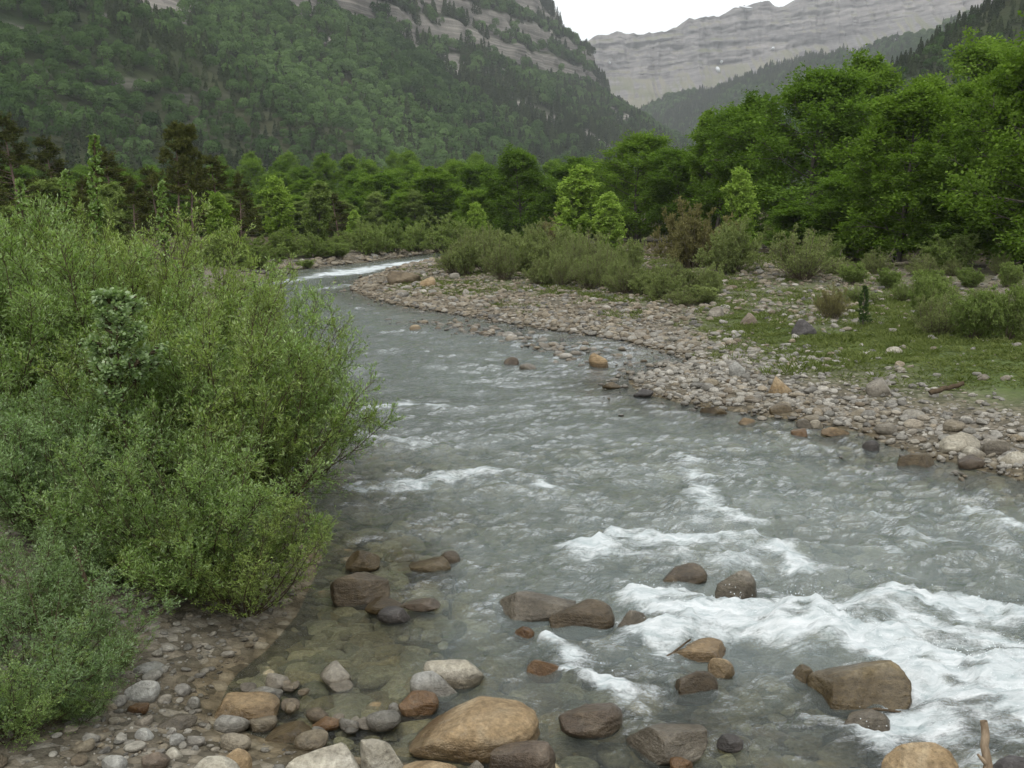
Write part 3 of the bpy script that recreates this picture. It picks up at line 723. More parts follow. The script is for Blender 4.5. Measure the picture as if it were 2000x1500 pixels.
def hill_mat(name, rock, rock2, soil, steep=(0.55, 0.75), strata=0.06, green=(0.03, 0.045, 0.02), vert=0.6):
    m, nt = newmat(name)
    geo = N(nt, 'ShaderNodeNewGeometry'); p = geo.outputs['Position']
    sn = N(nt, 'ShaderNodeSeparateXYZ', {0: geo.outputs['Normal']})
    mp = N(nt, 'ShaderNodeMapping', {'Vector': p, 'Scale': (0.006, 0.006, strata)})
    n1 = N(nt, 'ShaderNodeTexNoise', {'Vector': mp.outputs[0], 'Scale': 1.0, 'Detail': 8, 'Roughness': 0.65})
    mp2 = N(nt, 'ShaderNodeMapping', {'Vector': p, 'Scale': (0.05, 0.05, 0.008)})
    n2 = N(nt, 'ShaderNodeTexNoise', {'Vector': mp2.outputs[0], 'Scale': 1.0, 'Detail': 6, 'Roughness': 0.7})
    n3 = N(nt, 'ShaderNodeTexNoise', {'Vector': p, 'Scale': 0.012, 'Detail': 6, 'Roughness': 0.6})
    c = ramp(nt, n1.outputs['Fac'], [(0.3, rock2), (0.48, rock), (0.56, tuple(v * 0.75 for v in rock)), (0.7, tuple(v * 1.2 for v in rock))])
    c = mixc(nt, vert, c, ramp(nt, n2.outputs['Fac'], [(0.3, (0.6, 0.6, 0.62)), (0.7, (1.3, 1.28, 1.25))]), 'MULTIPLY')
    mp4 = N(nt, 'ShaderNodeMapping', {'Vector': p, 'Scale': (0.002, 0.002, strata * 3.5)})
    n4 = N(nt, 'ShaderNodeTexNoise', {'Vector': mp4.outputs[0], 'Scale': 1.0, 'Detail': 5, 'Roughness': 0.6, 'Distortion': 0.3})
    c = mixc(nt, 0.7, c, ramp(nt, n4.outputs['Fac'], [(0.38, (0.55, 0.55, 0.56)), (0.5, (1.0, 1.0, 1.0)), (0.62, (1.35, 1.33, 1.3))]), 'MULTIPLY')
    so = ramp(nt, n3.outputs['Fac'], [(0.35, green), (0.65, soil)])
    st = math_(nt, 'ADD', sn.outputs[2], math_(nt, 'MULTIPLY_ADD', n2.outputs['Fac'], 0.3, -0.15))
    f = N(nt, 'ShaderNodeMapRange', {'Value': st, 'From Min': steep[0], 'From Max': steep[1]}).outputs[0]
    f = math_(nt, 'MULTIPLY', f, math_(nt, 'SUBTRACT', 1.0, attr(nt, 'bare').outputs['Fac']))
    c = mixc(nt, f, c, so)
    bp = N(nt, 'ShaderNodeBump', {'Height': math_(nt, 'ADD', n1.outputs['Fac'], n2.outputs['Fac']), 'Strength': 0.8, 'Distance': 6.0})
    d = N(nt, 'ShaderNodeBsdfDiffuse', {'Color': c, 'Normal': bp.outputs[0]})
    finish(nt, d.outputs[0]); return m


def sample_surface(V, F, n, bare=None):
    a, b, c, d = V[F[:, 0]], V[F[:, 1]], V[F[:, 2]], V[F[:, 3]]
    nn = np.cross(c - a, d - b); ar = np.linalg.norm(nn, axis=1) / 2 + 1e-9
    up = np.abs(nn[:, 2]) / (2 * ar)
    i = rng.choice(len(F), n, p=ar / ar.sum())
    s, t = rng.random((2, n, 1))
    p = (a[i] * (1 - s) + b[i] * s) * (1 - t) + (d[i] * (1 - s) + c[i] * s) * t
    return p, up[i] * (1 if bare is None else (bare[F[i, 0]] < rng.random(n) * 0.9 + 0.05))


def in_view(p, m=1.35):
    return (p[:, 1] > 20) & (np.abs(p[:, 0]) < p[:, 1] * 0.5145 * m) & (p[:, 2] < p[:, 1] * 0.30 + 10)


def wall_path(pts, n, rad_smooth=12):
    pts = np.array(pts, float)
    seg = np.r_[0, np.cumsum(np.hypot(*np.diff(pts, axis=0).T))]
    s = np.linspace(0, seg[-1], n)
    q = np.stack([np.interp(s, seg, pts[:, 0]), np.interp(s, seg, pts[:, 1])], 1)
    k = np.hanning(2 * rad_smooth + 1); k /= k.sum()
    qq = np.stack([np.convolve(np.pad(q[:, j], rad_smooth, 'edge' if False else 'reflect', reflect_type='odd'), k, 'valid') for j in (0, 1)], 1)
    t = np.gradient(qq, axis=0); t /= np.linalg.norm(t, axis=1, keepdims=True)
    left = np.stack([-t[:, 1], t[:, 0]], 1)
    return qq, left, s


def build_wall(name, path, prof, zscale, mat, n=420, nv=190, namp=9, seed=0, smooth=14, outcrops=()):
    """sweep a cliff profile (offset left of path, height) along a path in plan"""
    q, left, s = wall_path(path, n, smooth)
    pr = np.array(prof, float)
    L = np.r_[0, np.cumsum(np.hypot(*np.diff(pr, axis=0).T))]
    v = np.linspace(0, L[-1], nv)
    D, Z = np.interp(v, L, pr[:, 0]), np.interp(v, L, pr[:, 1])
    zs = zscale(s / s[-1])
    S_, V_ = np.meshgrid(s, v, indexing='ij')
    ZZ = Z[None, :] * zs[:, None]
    gul = fbm2(S_ / 70, V_ / 260, 4, seed) * namp * 2.2 * sstep(0, 60, Z)[None, :] + fbm2(S_ / 18, ZZ / 9, 3, seed + 7) * namp * 0.6 + fbm2(S_ / 7, ZZ / 30, 3, seed + 9) * namp * 0.35
    DD = D[None, :] + gul
    zz = ZZ + fbm2(S_ / 120, V_ / 90, 3, seed + 3) * namp * 0.9 * sstep(0, 60, Z)[None, :]
    X = q[:, 0:1] + left[:, 0:1] * DD; Y = q[:, 1:2] + left[:, 1:2] * DD
    Vv = np.stack([X.ravel(), Y.ravel(), zz.ravel()], 1)
    F = grid_faces(n, nv)
    bare = sstep(0.16, 0.34, fbm2(S_ / 55, ZZ / 16, 4, seed + 21) - 0.25 * np.abs(ZZ - 150) / 150) * sstep(40, 70, ZZ)
    dz_ = zz - CAM_H; cz_ = Y * CA - dz_ * SA
    sx_ = 1000 + FPX * X / np.maximum(cz_, 1); sy_ = 750 - FPX * (Y * SA + dz_ * CA) / np.maximum(cz_, 1)
    for (ox, oy, rx, ry) in outcrops:          # rock outcrops measured on the slope
        e = ((sx_ - ox) / rx) ** 2 + ((sy_ - oy + 0.25 * (ox - sx_)) / ry) ** 2
        bare = np.maximum(bare, sstep(1.3, 0.5, e + 0.5 * fbm2(S_ / 14, ZZ / 7, 3, seed + 31)))
    bare = np.maximum(bare, 0.72 * sstep(158, 166, ZZ) * sstep(0.1, -.25, fbm2(S_ / 40, ZZ / 12, 3, seed + 25)))
    me = mesh_np(name, Vv, F, True, mat, pattr={'bare': bare.ravel()})
    link(name, me, kind='structure')
    return Vv, F, bare.ravel()


M_LEFT = hill_mat('limestone_left', (0.25, 0.235, 0.21), (0.085, 0.08, 0.07), (0.06, 0.065, 0.035), (0.45, 0.68), 0.14)
M_FAR = hill_mat('limestone_far', (0.225, 0.21, 0.205), (0.12, 0.112, 0.112), (0.20, 0.182, 0.14), (0.66, 0.80), 0.03, green=(0.12, 0.125, 0.075), vert=0.3)
D26 = np.array([0.438, 0.899])
c0 = np.array([103.0, 1500.0])
path_left = [c0 - D26 * 1900, c0 - D26 * 900, c0 - D26 * 100, c0 + [15, 60], c0 + [-40, 170], c0 + [-220, 300], c0 + [-700, 520]]
prof_left = [(-340, -25), (-290, 0), (-150, 92), (-44, 160), (-40, 166), (-34, 192), (-22, 200), (-16, 226), (-12, 232), (24, 250), (30, 256), (40, 290), (58, 302), (68, 350), (90, 372), (108, 420), (190, 470), (420, 540)]
VL, FL, BL = build_wall('mountain_left', path_left, prof_left, lambda t: np.ones_like(t), M_LEFT, 520, 230, 9, 3, outcrops=((320, 8, 80, 16), (640, 82, 48, 10), (880, 160, 30, 8), (950, 168, 24, 9)))
# a second, lower spur behind it
c1 = np.array([60.0, 2080.0])
path_2 = [c1 - D26 * 700, c1, c1 + [30, 120], c1 + [-60, 320], c1 + [-400, 520]]
prof_2 = [(-420, -20), (-370, 0), (-250, 95), (-246, 112), (-120, 225), (-114, 252), (0, 345), (6, 380), (60, 420), (300, 520)]
V2, F2, B2 = build_wall('mountain_spur', path_2, prof_2, lambda t: np.ones_like(t), M_LEFT, 220, 130, 10, 13)

# far limestone wall: skyline and cliff foot measured along its length
def build_far():
    tp = [(1000, 96), (1100, 92), (1150, 80), (1200, 66), (1260, 65), (1328, 56), (1338, 36), (1450, 12), (1545, 7), (1556, -8), (1700, -24), (1900, -70), (2150, -110)]
    cf = [(1000, 160), (1150, 152), (1290, 148), (1400, 128), (1500, 100), (1600, 78), (1750, 38), (1900, -8), (2150, -60)]
    pxs = np.linspace(1000, 2150, 460)
    tpy = np.interp(pxs, *np.array(tp).T); cpy = np.interp(pxs, *np.array(cf).T)
    tpy = tpy + 2.5 * fbm2(pxs / 9, pxs * 0, 3, 5)
    Yd = np.interp(pxs, [1000, 1150, 2150], [3150, 3050, 2450])
    rows = []
    ks = np.linspace(0, 1, 90)
    for px, ty, cyy, Y in zip(pxs, tpy, cpy, Yd):
        zt = at(px, ty, Y)[2]; zc = at(px, cyy, Y - 60)[2]
        x0 = at(px, 300, Y)[0]
        # scree (34 deg) up to the cliff foot, ledged cliff, plateau
        zb = -5; run = (zc - zb) / 0.62
        pts = [(-60 - run, zb), (-60, zc)]
        for j in range(1, 7):
            z = zc + (zt - zc) * j / 7
            pts += [(-60 + 52 * (j - .45) / 7, z - (zt - zc) * 0.055), (-60 + 56 * j / 7, z)]
        pts += [(0, zt), (500, zt + 30)]
        pr = np.array(pts); L = np.r_[0, np.cumsum(np.hypot(*np.diff(pr, axis=0).T))]
        LC = L[1]; LT = L[-2]
        v = np.r_[np.linspace(0, LC, 40, endpoint=False), np.linspace(LC, LT, 80), np.linspace(LT, L[-1], 10)[1:]]
        rows.append(np.stack([np.full(len(v), x0), Y + np.interp(v, L, pr[:, 0]), np.interp(v, L, pr[:, 1])], 1))
    R = np.array(rows); ns, nv = R.shape[:2]
    S_ = np.repeat(pxs[:, None], nv, 1)
    z = R[..., 2]
    R[..., 2] += fbm2(S_ / 40, z / 90, 3, 55) * 14 * np.linspace(0, 1, nv)[None, :] ** 0.5 * (1 - sstep(0.93, 1, np.linspace(0, 1, nv)))[None, :]
    R[..., 1] += fbm2(S_ / 26, z / 240, 4, 51) * 42 + fbm2(S_ / 9, z / 45, 4, 52) * 13 + fbm2(S_ / 50, z / 16, 3, 53) * 16
    V = R.reshape(-1, 3)
    me = mesh_np('mountain_cliffs', V, grid_faces(ns, nv), True, M_FAR)
    link('mountain_cliffs', me, kind='structure')
    return R


RF = build_far()


def build_ridge():
    tp = [(1180, 290), (1250, 215), (1290, 188), (1400, 166), (1500, 128), (1600, 106), (1700, 88), (1800, 62), (1880, 36), (1960, -10), (2150, -120)]
    pxs = np.linspace(1180, 2150, 200); tpy = np.interp(pxs, *np.array(tp).T) + 8
    Yd = np.interp(pxs, [1180, 1290, 2150], [2350, 2250, 1250])
    rows = []
    for px, ty, Y in zip(pxs, tpy, Yd):
        x, _, z = at(px, ty, Y)
        v = np.linspace(0, 1, 60); run = (z + 10) / 0.55
        fr = np.stack([x - 0.45 * run * (1 - v), Y - 0.89 * run * (1 - v), -10 + (z + 10) * v], 1)
        w = np.linspace(0, 1, 12)[1:]
        bk = np.stack([x + 0 * w, Y + 350 * w, z - 120 * w], 1)
        rows.append(np.concatenate([fr, bk]))
    R = np.array(rows); ns, nv = R.shape[:2]
    S_ = np.repeat(pxs[:, None], nv, 1); vv = np.repeat(np.arange(nv)[None, :], ns, 0)
    R[..., 1] += fbm2(S_ / 60, vv / 20, 4, 61) * 40
    R[..., 2] += fbm2(S_ / 30, vv / 9, 3, 62) * 7
    V = R.reshape(-1, 3); F = grid_faces(ns, nv)
    link('hill_ridge', mesh_np('hill_ridge', V, F, True, M_LEFT), kind='structure')
    return V, F


VR, FR = build_ridge()


def build_right():
    ax, ay, bx, by = 285., 480., 720., 300.
    g = np.linspace(0, 1, 150)
    xs = 20 + g * 700; ys = np.linspace(90, 900, 150)
    X, Y = np.meshgrid(xs, ys, indexing='ij')
    d = seg_dist(X.ravel(), Y.ravel(), [(ax, ay), (bx, by)])
    z = 132 + 6 * fbm2(X.ravel() / 60, Y.ravel() / 60, 3, 71) - 0.62 * d + 12 * fbm2(X.ravel() / 90, Y.ravel() / 90, 3, 72)
    z = np.where(z > 0, z, z * 0.4) - 2
    V = np.stack([X.ravel(), Y.ravel(), z], 1); F = grid_faces(150, 150)
    link('hill_right', mesh_np('hill_right', V, F, True, M_LEFT), kind='structure')
    return V, F


VH, FH = build_right()

# snow patches lying in the gullies of the far wall
M_SNOW, nt = newmat('snow'); finish(nt, N(nt, 'ShaderNodeBsdfDiffuse', {'Color': (0.62, 0.64, 0.66, 1)}).outputs[0])
for k, (px, py, w, h, sl) in enumerate(((1455, 11, 26, 3, -.15), (1402, 137, 8, 8, -.8), (1407, 121, 5, 4, 0), (1508, 93, 5, 4, 0), (1190, 122, 5, 3, -.6))):
    best = None
    tgt = np.array([px, py])
    V = RF.reshape(-1, 3); dd = V - np.array([0, 0, CAM_H])
    cz = dd[:, 1] * CA - dd[:, 2] * SA; cyv = dd[:, 1] * SA + dd[:, 2] * CA
    sx = 1000 + FPX * dd[:, 0] / cz; sy = 750 - FPX * cyv / cz
    j = np.argmin((sx - px) ** 2 + (sy - py) ** 2)
    c = V[j] + np.array([0, -14 if k == 0 else -5, -7 if k == 0 else -2]); m_ = c[1] / FPX
    rv, rf = rock_verts(900 + k, 3, 2.2, 1)
    rv = rv * np.array([w * m_ / 2, 10, h * m_ / 2 + 1]); rv[:, 2] += rv[:, 0] * sl
    link('snow_patch', mesh_np('snow_patch', rv, rf, True, M_SNOW), loc=tuple(c), category='snow patch', group='snow patches on the far cliffs',
         label=['thin snow strip along the top of the far cliff', 'larger slanting snow patch in the scree of the far cliff', 'tiny snow patch above the larger slanting one',
                'tiny snow patch farthest along the scree of the far cliff', 'faint snow patch at the notch end of the far cliff'][k])

# ------------------------------------------------------------------ plants: branching by numpy
UP = np.array([0, 0, 1.0])


def grow(start, dirs, lens, segs, up, jit, r):
    n = len(start); p = start.copy(); d = nrm(dirs)
    out = [p.copy()]
    for _ in range(segs):
        d = nrm(d + UP * up + r.normal(0, jit, (n, 3)))
        p = p + d * (lens / segs)[:, None]
        out.append(p.copy())
    return np.stack(out, 1)


def along(paths, par, t):
    m = paths.shape[1] - 1
    f = np.clip(t * m, 0, m - 1e-4); i = f.astype(int); w = (f - i)[:, None]
    a, b = paths[par, i], paths[par, i + 1]
    return a * (1 - w) + b * w, nrm(b - a)


def perp(tan, r):
    v = r.normal(size=tan.shape); v -= tan * np.sum(v * tan, 1, keepdims=True)
    return nrm(v)


def tubes(paths, r0, r1, sides):
    n, m, _ = paths.shape
    tan = nrm(np.gradient(paths, axis=1))
    ref = np.where(np.abs(tan[..., 2:3]) > 0.9, np.array([1.0, 0, 0]), UP)
    a = nrm(np.cross(tan, ref)); b = np.cross(tan, a)
    rad = (np.asarray(r0).reshape(-1, 1) * (1 - np.linspace(0, 1, m)) + np.asarray(r1).reshape(-1, 1) * np.linspace(0, 1, m))
    ang = np.arange(sides) * 2 * np.pi / sides
    V = paths[:, :, None, :] + rad[:, :, None, None] * (a[:, :, None, :] * np.cos(ang)[:, None] + b[:, :, None, :] * np.sin(ang)[:, None])
    k = np.arange(n)[:, None, None] * m * sides + np.arange(m - 1)[None, :, None] * sides
    s = np.arange(sides)[None, None, :]; s2 = (s + 1) % sides
    F = np.stack([k + s, k + s2, k + sides + s2, k + sides + s], -1).reshape(-1, 4)
    return V.reshape(-1, 3), F


def join(parts):
    Vs, Fs, o = [], [], 0
    for V, F in parts: Vs.append(V); Fs.append(F + o); o += len(V)
    return np.concatenate(Vs), np.concatenate(Fs)


def leaves(B_, D_, Nn, L, Wd):
    D_ = nrm(D_); S = nrm(np.cross(D_, Nn))
    L = np.asarray(L).reshape(-1, 1); Wd = np.asarray(Wd).reshape(-1, 1)
    V = np.stack([B_, B_ + D_ * L * .45 + S * Wd * .5, B_ + D_ * L, B_ + D_ * L * .45 - S * Wd * .5], 1)
    n = len(B_)
    return V.reshape(-1, 3), np.arange(4 * n).reshape(-1, 4)


def shrub(seed, h, spread, nst, nb, ns, leaf, per_b, per_s, wr=0.2, th=(4, 48), twig=1.0, base=0.22, up=0.05, lo=0.2):
    """many-stemmed willow: stems > shoots > twigs > narrow leaves; returns (wood V,F),(leaf V,F,tint)"""
    r = np.random.default_rng(seed)
    az = r.uniform(0, 6.283, nst); t0 = np.radians(th[0] + (th[1] - th[0]) * r.random(nst) ** 0.8)
    d = np.stack([np.sin(t0) * np.cos(az), np.sin(t0) * np.sin(az), np.cos(t0)], 1)
    st = np.stack([np.cos(az), np.sin(az), 0 * az], 1) * (base * np.sqrt(r.random(nst)))[:, None]
    ln = h * r.uniform(0.62, 1.08, nst) * (1 - 0.12 * np.sin(t0)) * spread / spread
    A = grow(st, d * np.array([spread, spread, 1]), ln, 9, up, 0.09, r)
    par = np.repeat(np.arange(nst), nb); t = lo + (1 - lo) * r.random(len(par)) ** 0.8
    p, tan = along(A, par, t)
    bd = tan * 0.75 + perp(tan, r) * 0.75 + UP * 0.12
    bl = h * r.uniform(0.10, 0.24, len(par)) * (1.15 - 0.6 * t)
    Bp = grow(p, bd, bl, 4, 0.05, 0.10, r)
    par2 = np.repeat(np.arange(len(par)), ns); t2 = r.uniform(0.15, 1, len(par2))
    p2, tan2 = along(Bp, par2, t2)
    Sp = grow(p2, tan2 * 0.7 + perp(tan2, r) * 0.75 + UP * 0.1, h * r.uniform(0.03, 0.085, len(par2)), 2, 0.05, 0.12, r)
    k = h / 3.0 * twig
    wood = join([tubes(A, 0.017 * k, 0.003 * k, 5), tubes(Bp[:, ::2], 0.0045 * k, 0.0018 * k, 3), tubes(Sp[:, ::2], 0.0022 * k, 0.0012 * k, 3)])
    def lv(paths, per, lo):
        par = np.repeat(np.arange(len(paths)), per); t = lo + (1 - lo) * r.random(len(par))
        p, tan = along(paths, par, t)
        dd = tan * r.uniform(0.5, 1.0, (len(par), 1)) + perp(tan, r) * 0.75 + UP * 0.12
        return p, dd
    b1, d1 = lv(Bp, per_b, 0.2); b2, d2 = lv(Sp, per_s, 0.1)
    b_ = np.concatenate([b1, b2]); dd = np.concatenate([d1, d2])
    n_ = nrm(r.normal(0, 0.6, b_.shape) + UP)
    L = leaf * r.uniform(0.6, 1.25, len(b_))
    V, F = leaves(b_, dd, n_, L, L * wr)
    tint = np.clip(0.45 + 0.22 * r.normal(size=len(F)) + 0.25 * fbm3(b_ * 1.6 / (h / 3), 2, seed), 0, 1)
    return wood, (V, F, tint)


def broadleaf(seed, H, R, low=0.12, nl=30, nside=9, ntw=4, per=30, leaf=0.13, flat=0.62, rise=0.28, tr=0.16, shape=1.0, bend=.04):
    """tree with a tapered trunk, limbs and layered sprays of leaves"""
    r = np.random.default_rng(seed)
    T = grow(np.zeros((1, 3)), np.array([[r.normal(0, .04), r.normal(0, .04), 1]]), np.array([H * 0.93]), 12, 0.05, bend, r)
    t = np.clip(np.linspace(low, 0.985, nl) + r.normal(0, 0.015, nl), low * .8, .99)
    p, tan = along(T, np.zeros(nl, int), t)
    az = np.arange(nl) * 2.4 + r.normal(0, 0.4, nl)
    prof = np.clip(np.sin(np.pi * np.clip((t - low) / (1.02 - low), 0, 1) ** (0.62 * shape)) ** 0.7, 0.15, 1) * r.uniform(0.62, 1.12, nl)
    d = np.stack([np.cos(az), np.sin(az), rise + 0.9 * t ** 2], 1)
    A = grow(p, d, R * prof, 6, 0.03, 0.10, r)
    par = np.repeat(np.arange(nl), nside); ts = r.uniform(0.22, 1.0, len(par))
    p, tan = along(A, par, ts)
    sd = tan * 0.8 + perp(tan, r) * np.array([1, 1, flat]); 
    Bp = grow(p, sd, R * r.uniform(0.22, 0.46, len(par)) * (1.2 - 0.6 * ts), 4, 0.01, 0.10, r)
    par2 = np.repeat(np.arange(len(par)), ntw); t2 = r.uniform(0.2, 1, len(par2))
    p, tan = along(Bp, par2, t2)
    Sp = grow(p, tan * 0.6 + perp(tan, r) * np.array([1, 1, flat * 0.7]), R * r.uniform(0.09, 0.2, len(par2)), 2, -0.03, 0.12, r)
    wood = join([tubes(A, tr * 0.42 * (1.1 - t * 0.8), 0.012, 5), tubes(Bp[:, ::2], 0.022, 0.007, 3)])
    trunk = tubes(T, tr, 0.02, 9)
    par3 = np.repeat(np.arange(len(par2)), per)
    p, tan = along(Sp, par3, r.random(len(par3)))
    off = r.normal(0, R * 0.034, p.shape) * np.array([1, 1, 1.05])
    dd = tan + r.normal(0, 0.8, p.shape) * np.array([1, 1, 0.5])
    n_ = nrm(UP + r.normal(0, 0.75, p.shape))
    L = leaf * r.uniform(0.6, 1.3, len(p))
    V, F = leaves(p + off, dd, n_, L, L * 0.68)
    tint = np.clip(0.45 + 0.2 * r.normal(size=len(F)) + 0.35 * fbm3(p * 1.1, 2, seed), 0, 1)
    return (trunk, wood), (V, F, tint)


def pine(seed, H, R, low=0.42, nl=46, nside=8, per=40, leaf=0.27, tr=0.15):
    r = np.random.default_rng(seed)
    T = grow(np.zeros((1, 3)), np.array([[r.normal(0, .03), r.normal(0, .03), 1]]), np.array([H]), 12, 0.08, 0.03, r)
    t = np.clip(np.linspace(low, 0.99, nl) + r.normal(0, 0.01, nl), 0.1, .995)
    p, tan = along(T, np.zeros(nl, int), t)
    az = r.uniform(0, 6.283, nl)
    prof = (1.06 - ((t - low) / (1 - low)) ** 1.4) * r.uniform(0.5, 1.1, nl)
    A = grow(p, np.stack([np.cos(az), np.sin(az), 0.12 + 0.5 * t ** 3], 1), R * prof, 5, 0.03, 0.08, r)
    par = np.repeat(np.arange(nl), nside); ts = r.uniform(0.3, 1.0, len(par))
    p, tan = along(A, par, ts)
    Bp = grow(p, tan * 0.8 + perp(tan, r) * np.array([1, 1, .5]) + UP * .1, R * r.uniform(0.14, 0.3, len(par)), 2, 0.05, 0.1, r)
    # dead snags on the bare trunk
    td = r.uniform(0.03, max(low, 0.06), 22); pd, _ = along(T, np.zeros(22, int), td); ad = r.uniform(0, 6.283, 22)
    Dd = grow(pd, np.stack([np.cos(ad), np.sin(ad), 0.1 + 0 * ad], 1), R * r.uniform(0.15, 0.55, 22), 4, -0.03, 0.1, r)
    wood = (tubes(T, tr, 0.02, 8), join([tubes(A, 0.035 * H / 12, 0.01 * H / 12, 4), tubes(Dd, 0.025 * H / 12, 0.008 * H / 12, 3), tubes(Bp, 0.014 * H / 12, 0.006 * H / 12, 3)]))
    par3 = np.repeat(np.arange(len(par)), per)
    p, tan = along(Bp, par3, 0.2 + 0.8 * r.random(len(par3)))
    dd = tan * 0.5 + r.normal(0, 1, p.shape) + UP * 0.35
    L = leaf * r.uniform(0.7, 1.2, len(p))
    V, F = leaves(p, dd, nrm(r.normal(size=p.shape)), L, L * 0.22)
    tint = np.clip(0.45 + 0.25 * r.normal(size=len(F)), 0, 1)
    return wood, (V, F, tint)


M_BARK = bark_mat('bark_grey', (0.055, 0.048, 0.038), (0.15, 0.135, 0.115))
M_BARKP = bark_mat('bark_pine', (0.10, 0.07, 0.055), (0.22, 0.165, 0.135))
M_TWIG = bark_mat('bark_willow', (0.050, 0.040, 0.026), (0.12, 0.095, 0.06), 20)
M_TWIGB = bark_mat('bark_twigs', (0.09, 0.075, 0.052), (0.18, 0.15, 0.105), 20)
LM = {
 'willow': leaf_mat('willow_leaf', (0.125, 0.210, 0.042), (0.32, 0.45, 0.125), 0.4, gloss=0.05),
 'willowblue': leaf_mat('willow_leaf_bluish', (0.110, 0.195, 0.055), (0.28, 0.41, 0.150), 0.4, gloss=0.05),
 'willowyellow': leaf_mat('willow_leaf_yellowish', (0.150, 0.220, 0.042), (0.36, 0.46, 0.12), 0.4, gloss=0.04),
 'olivebush': leaf_mat('bar_willow_leaf', (0.140, 0.175, 0.060), (0.32, 0.37, 0.155), 0.35),
 'greenbush': leaf_mat('bank_bush_leaf', (0.125, 0.180, 0.048), (0.30, 0.37, 0.13), 0.35),
 'beech': leaf_mat('beech_leaf', (0.092, 0.158, 0.021), (0.225, 0.340, 0.066), 0.45),
 'beechdark': leaf_mat('beech_leaf_dark', (0.068, 0.122, 0.019), (0.180, 0.285, 0.055), 0.45),
 'poplar': leaf_mat('poplar_leaf', (0.19, 0.29, 0.05), (0.42, 0.55, 0.14), 0.45),
 'pine': leaf_mat('pine_needle', (0.046, 0.056, 0.016), (0.125, 0.135, 0.042), 0.2),
 'ash': leaf_mat('ash_leaf', (0.14, 0.23, 0.075), (0.31, 0.41, 0.185), 0.35, gloss=.06),
 'brownbush': leaf_mat('budding_bush_leaf', (0.145, 0.135, 0.060), (0.30, 0.275, 0.13), 0.35),
}


def plant_meshes(name, gen, leafmat, bark):
    wood, (V, F, tint) = gen
    wood = [mesh_np(name + '_wood', *w, True, bark) for w in (wood if isinstance(wood[0], tuple) else (wood,))]
    return (wood, mesh_np(name + '_leaves', V, F, False, leafmat, fattr={'tint': tint}), float(V[:, 2].max()))


def plant(name, meshes, loc, height, width=1.0, rz=0.0, leafmat=None, lean=(0, 0), wood_name='trunk', leaf_name='crown', label='', cat='tree', group=None):
    w, l, mh = meshes
    s = height / mh
    e = link(name, None, loc=tuple(loc), rot=(lean[0], lean[1], rz), scale=(s * width, s * width, s), label=label, category=cat, group=group)
    e.empty_display_size = 0.3
    if len(w) == 2:
        link(wood_name, w[0], parent=e); link('branches', w[1], parent=e, kind='stuff')
    else: link(wood_name, w[0], parent=e, kind='stuff')
    b = link(leaf_name, l, parent=e, kind='stuff')
    if leafmat: obj_mat(b, LM[leafmat])
    return e


# ---- left willows
WIL = [plant_meshes('willow_a', shrub(1, 3.0, 1.25, 54, 32, 4, 0.062, 14, 9, 0.23, (4, 66), lo=.10, up=.07), LM['willow'], M_TWIG),
       plant_meshes('willow_b', shrub(2, 3.0, 1.15, 46, 32, 4, 0.062, 14, 9, 0.23, (2, 46), lo=.12), LM['willow'], M_TWIG),
       plant_meshes('willow_sparse', shrub(3, 3.0, 1.3, 28, 26, 4, 0.062, 12, 9, 0.23, (6, 64), lo=.12, up=.07), LM['willow'], M_TWIG)]


def willow(k, px, Y, top, width, rz, mat, lean, label, dz=0.0):
    x = at(px, 600, Y)[0]; z = max(gz(x, Y), -0.1) - 0.03 + dz
    h = at(px, top, Y)[2] - z
    plant('willow_shrub', WIL[k], (x, Y, z), h, width, rz, mat, lean, 'stems', 'foliage', label, 'shrub', 'willows on the near bank')


willow(0, 345, 8.7, 790, 1.15, 0.3, 'willow', (0, 0.03), 'front green willow whose stems rise from the stones at the water edge')
willow(2, 455, 8.4, 930, 1.2, 2.1, 'willowyellow', (0, 0.18), 'small yellowish willow reaching low over the calm water')
willow(2, 500, 11.4, 560, 1.0, 1.0, 'willow', (0, 0.12), 'open airy willow leaning out over the river, dark stems against the water')
willow(0, 400, 11.0, 520, 1.0, 4.0, 'willowyellow', (0, 0.05), 'dense willow just behind the pale-leaved sapling')
willow(1, 255, 10.6, 600, 0.95, 2.4, 'willow', (0, 0), 'middle willow behind the front one')
willow(1, 60, 9.3, 735, 1.1, 5.0, 'willowblue', (0, 0), 'bluish-green willow at the picture border, mid height')
willow(0, -60, 11.5, 470, 1.0, 1.7, 'willow', (0, 0), 'tall green willow cut by the picture border')
willow(1, 110, 12.8, 370, 0.9, 0.4, 'willow', (0, 0), 'tall bright willow standing behind the bluish-green one')
willow(0, 265, 14.2, 368, 0.85, 3.3, 'willowyellow', (0, 0), 'tall yellow-green willow with the highest rounded top')
willow(1, -30, 15.0, 335, 0.9, 2.2, 'willow', (0, 0), 'rearmost tall willow at the picture border')
willow(0, 385, 15.5, 440, 0.9, 5.5, 'willowyellow', (0, 0), 'rear willow sloping down toward the river')
willow(2, -40, 7.4, 1000, 1.25, 4.4, 'willowblue', (0.05, .1), 'low loose willow spreading over the near bank stones in the lower corner')
willow(2, 120, 8.4, 985, 1.1, 0.9, 'willowblue', (0, -.05), 'short willow between the front one and the corner one')

willow(1, 190, 16.5, 385, 0.95, 1.1, 'willowyellow', (0, 0), 'rear willow between the two tallest ones')
willow(0, 455, 13.2, 500, 0.9, 2.9, 'willow', (0, .04), 'willow behind the open airy one at the river edge')
willow(0, 60, 7.6, 1120, 1.1, 2.0, 'willow', (0.05, .05), 'lowest bushy willow over the stones between the corner and the front one')

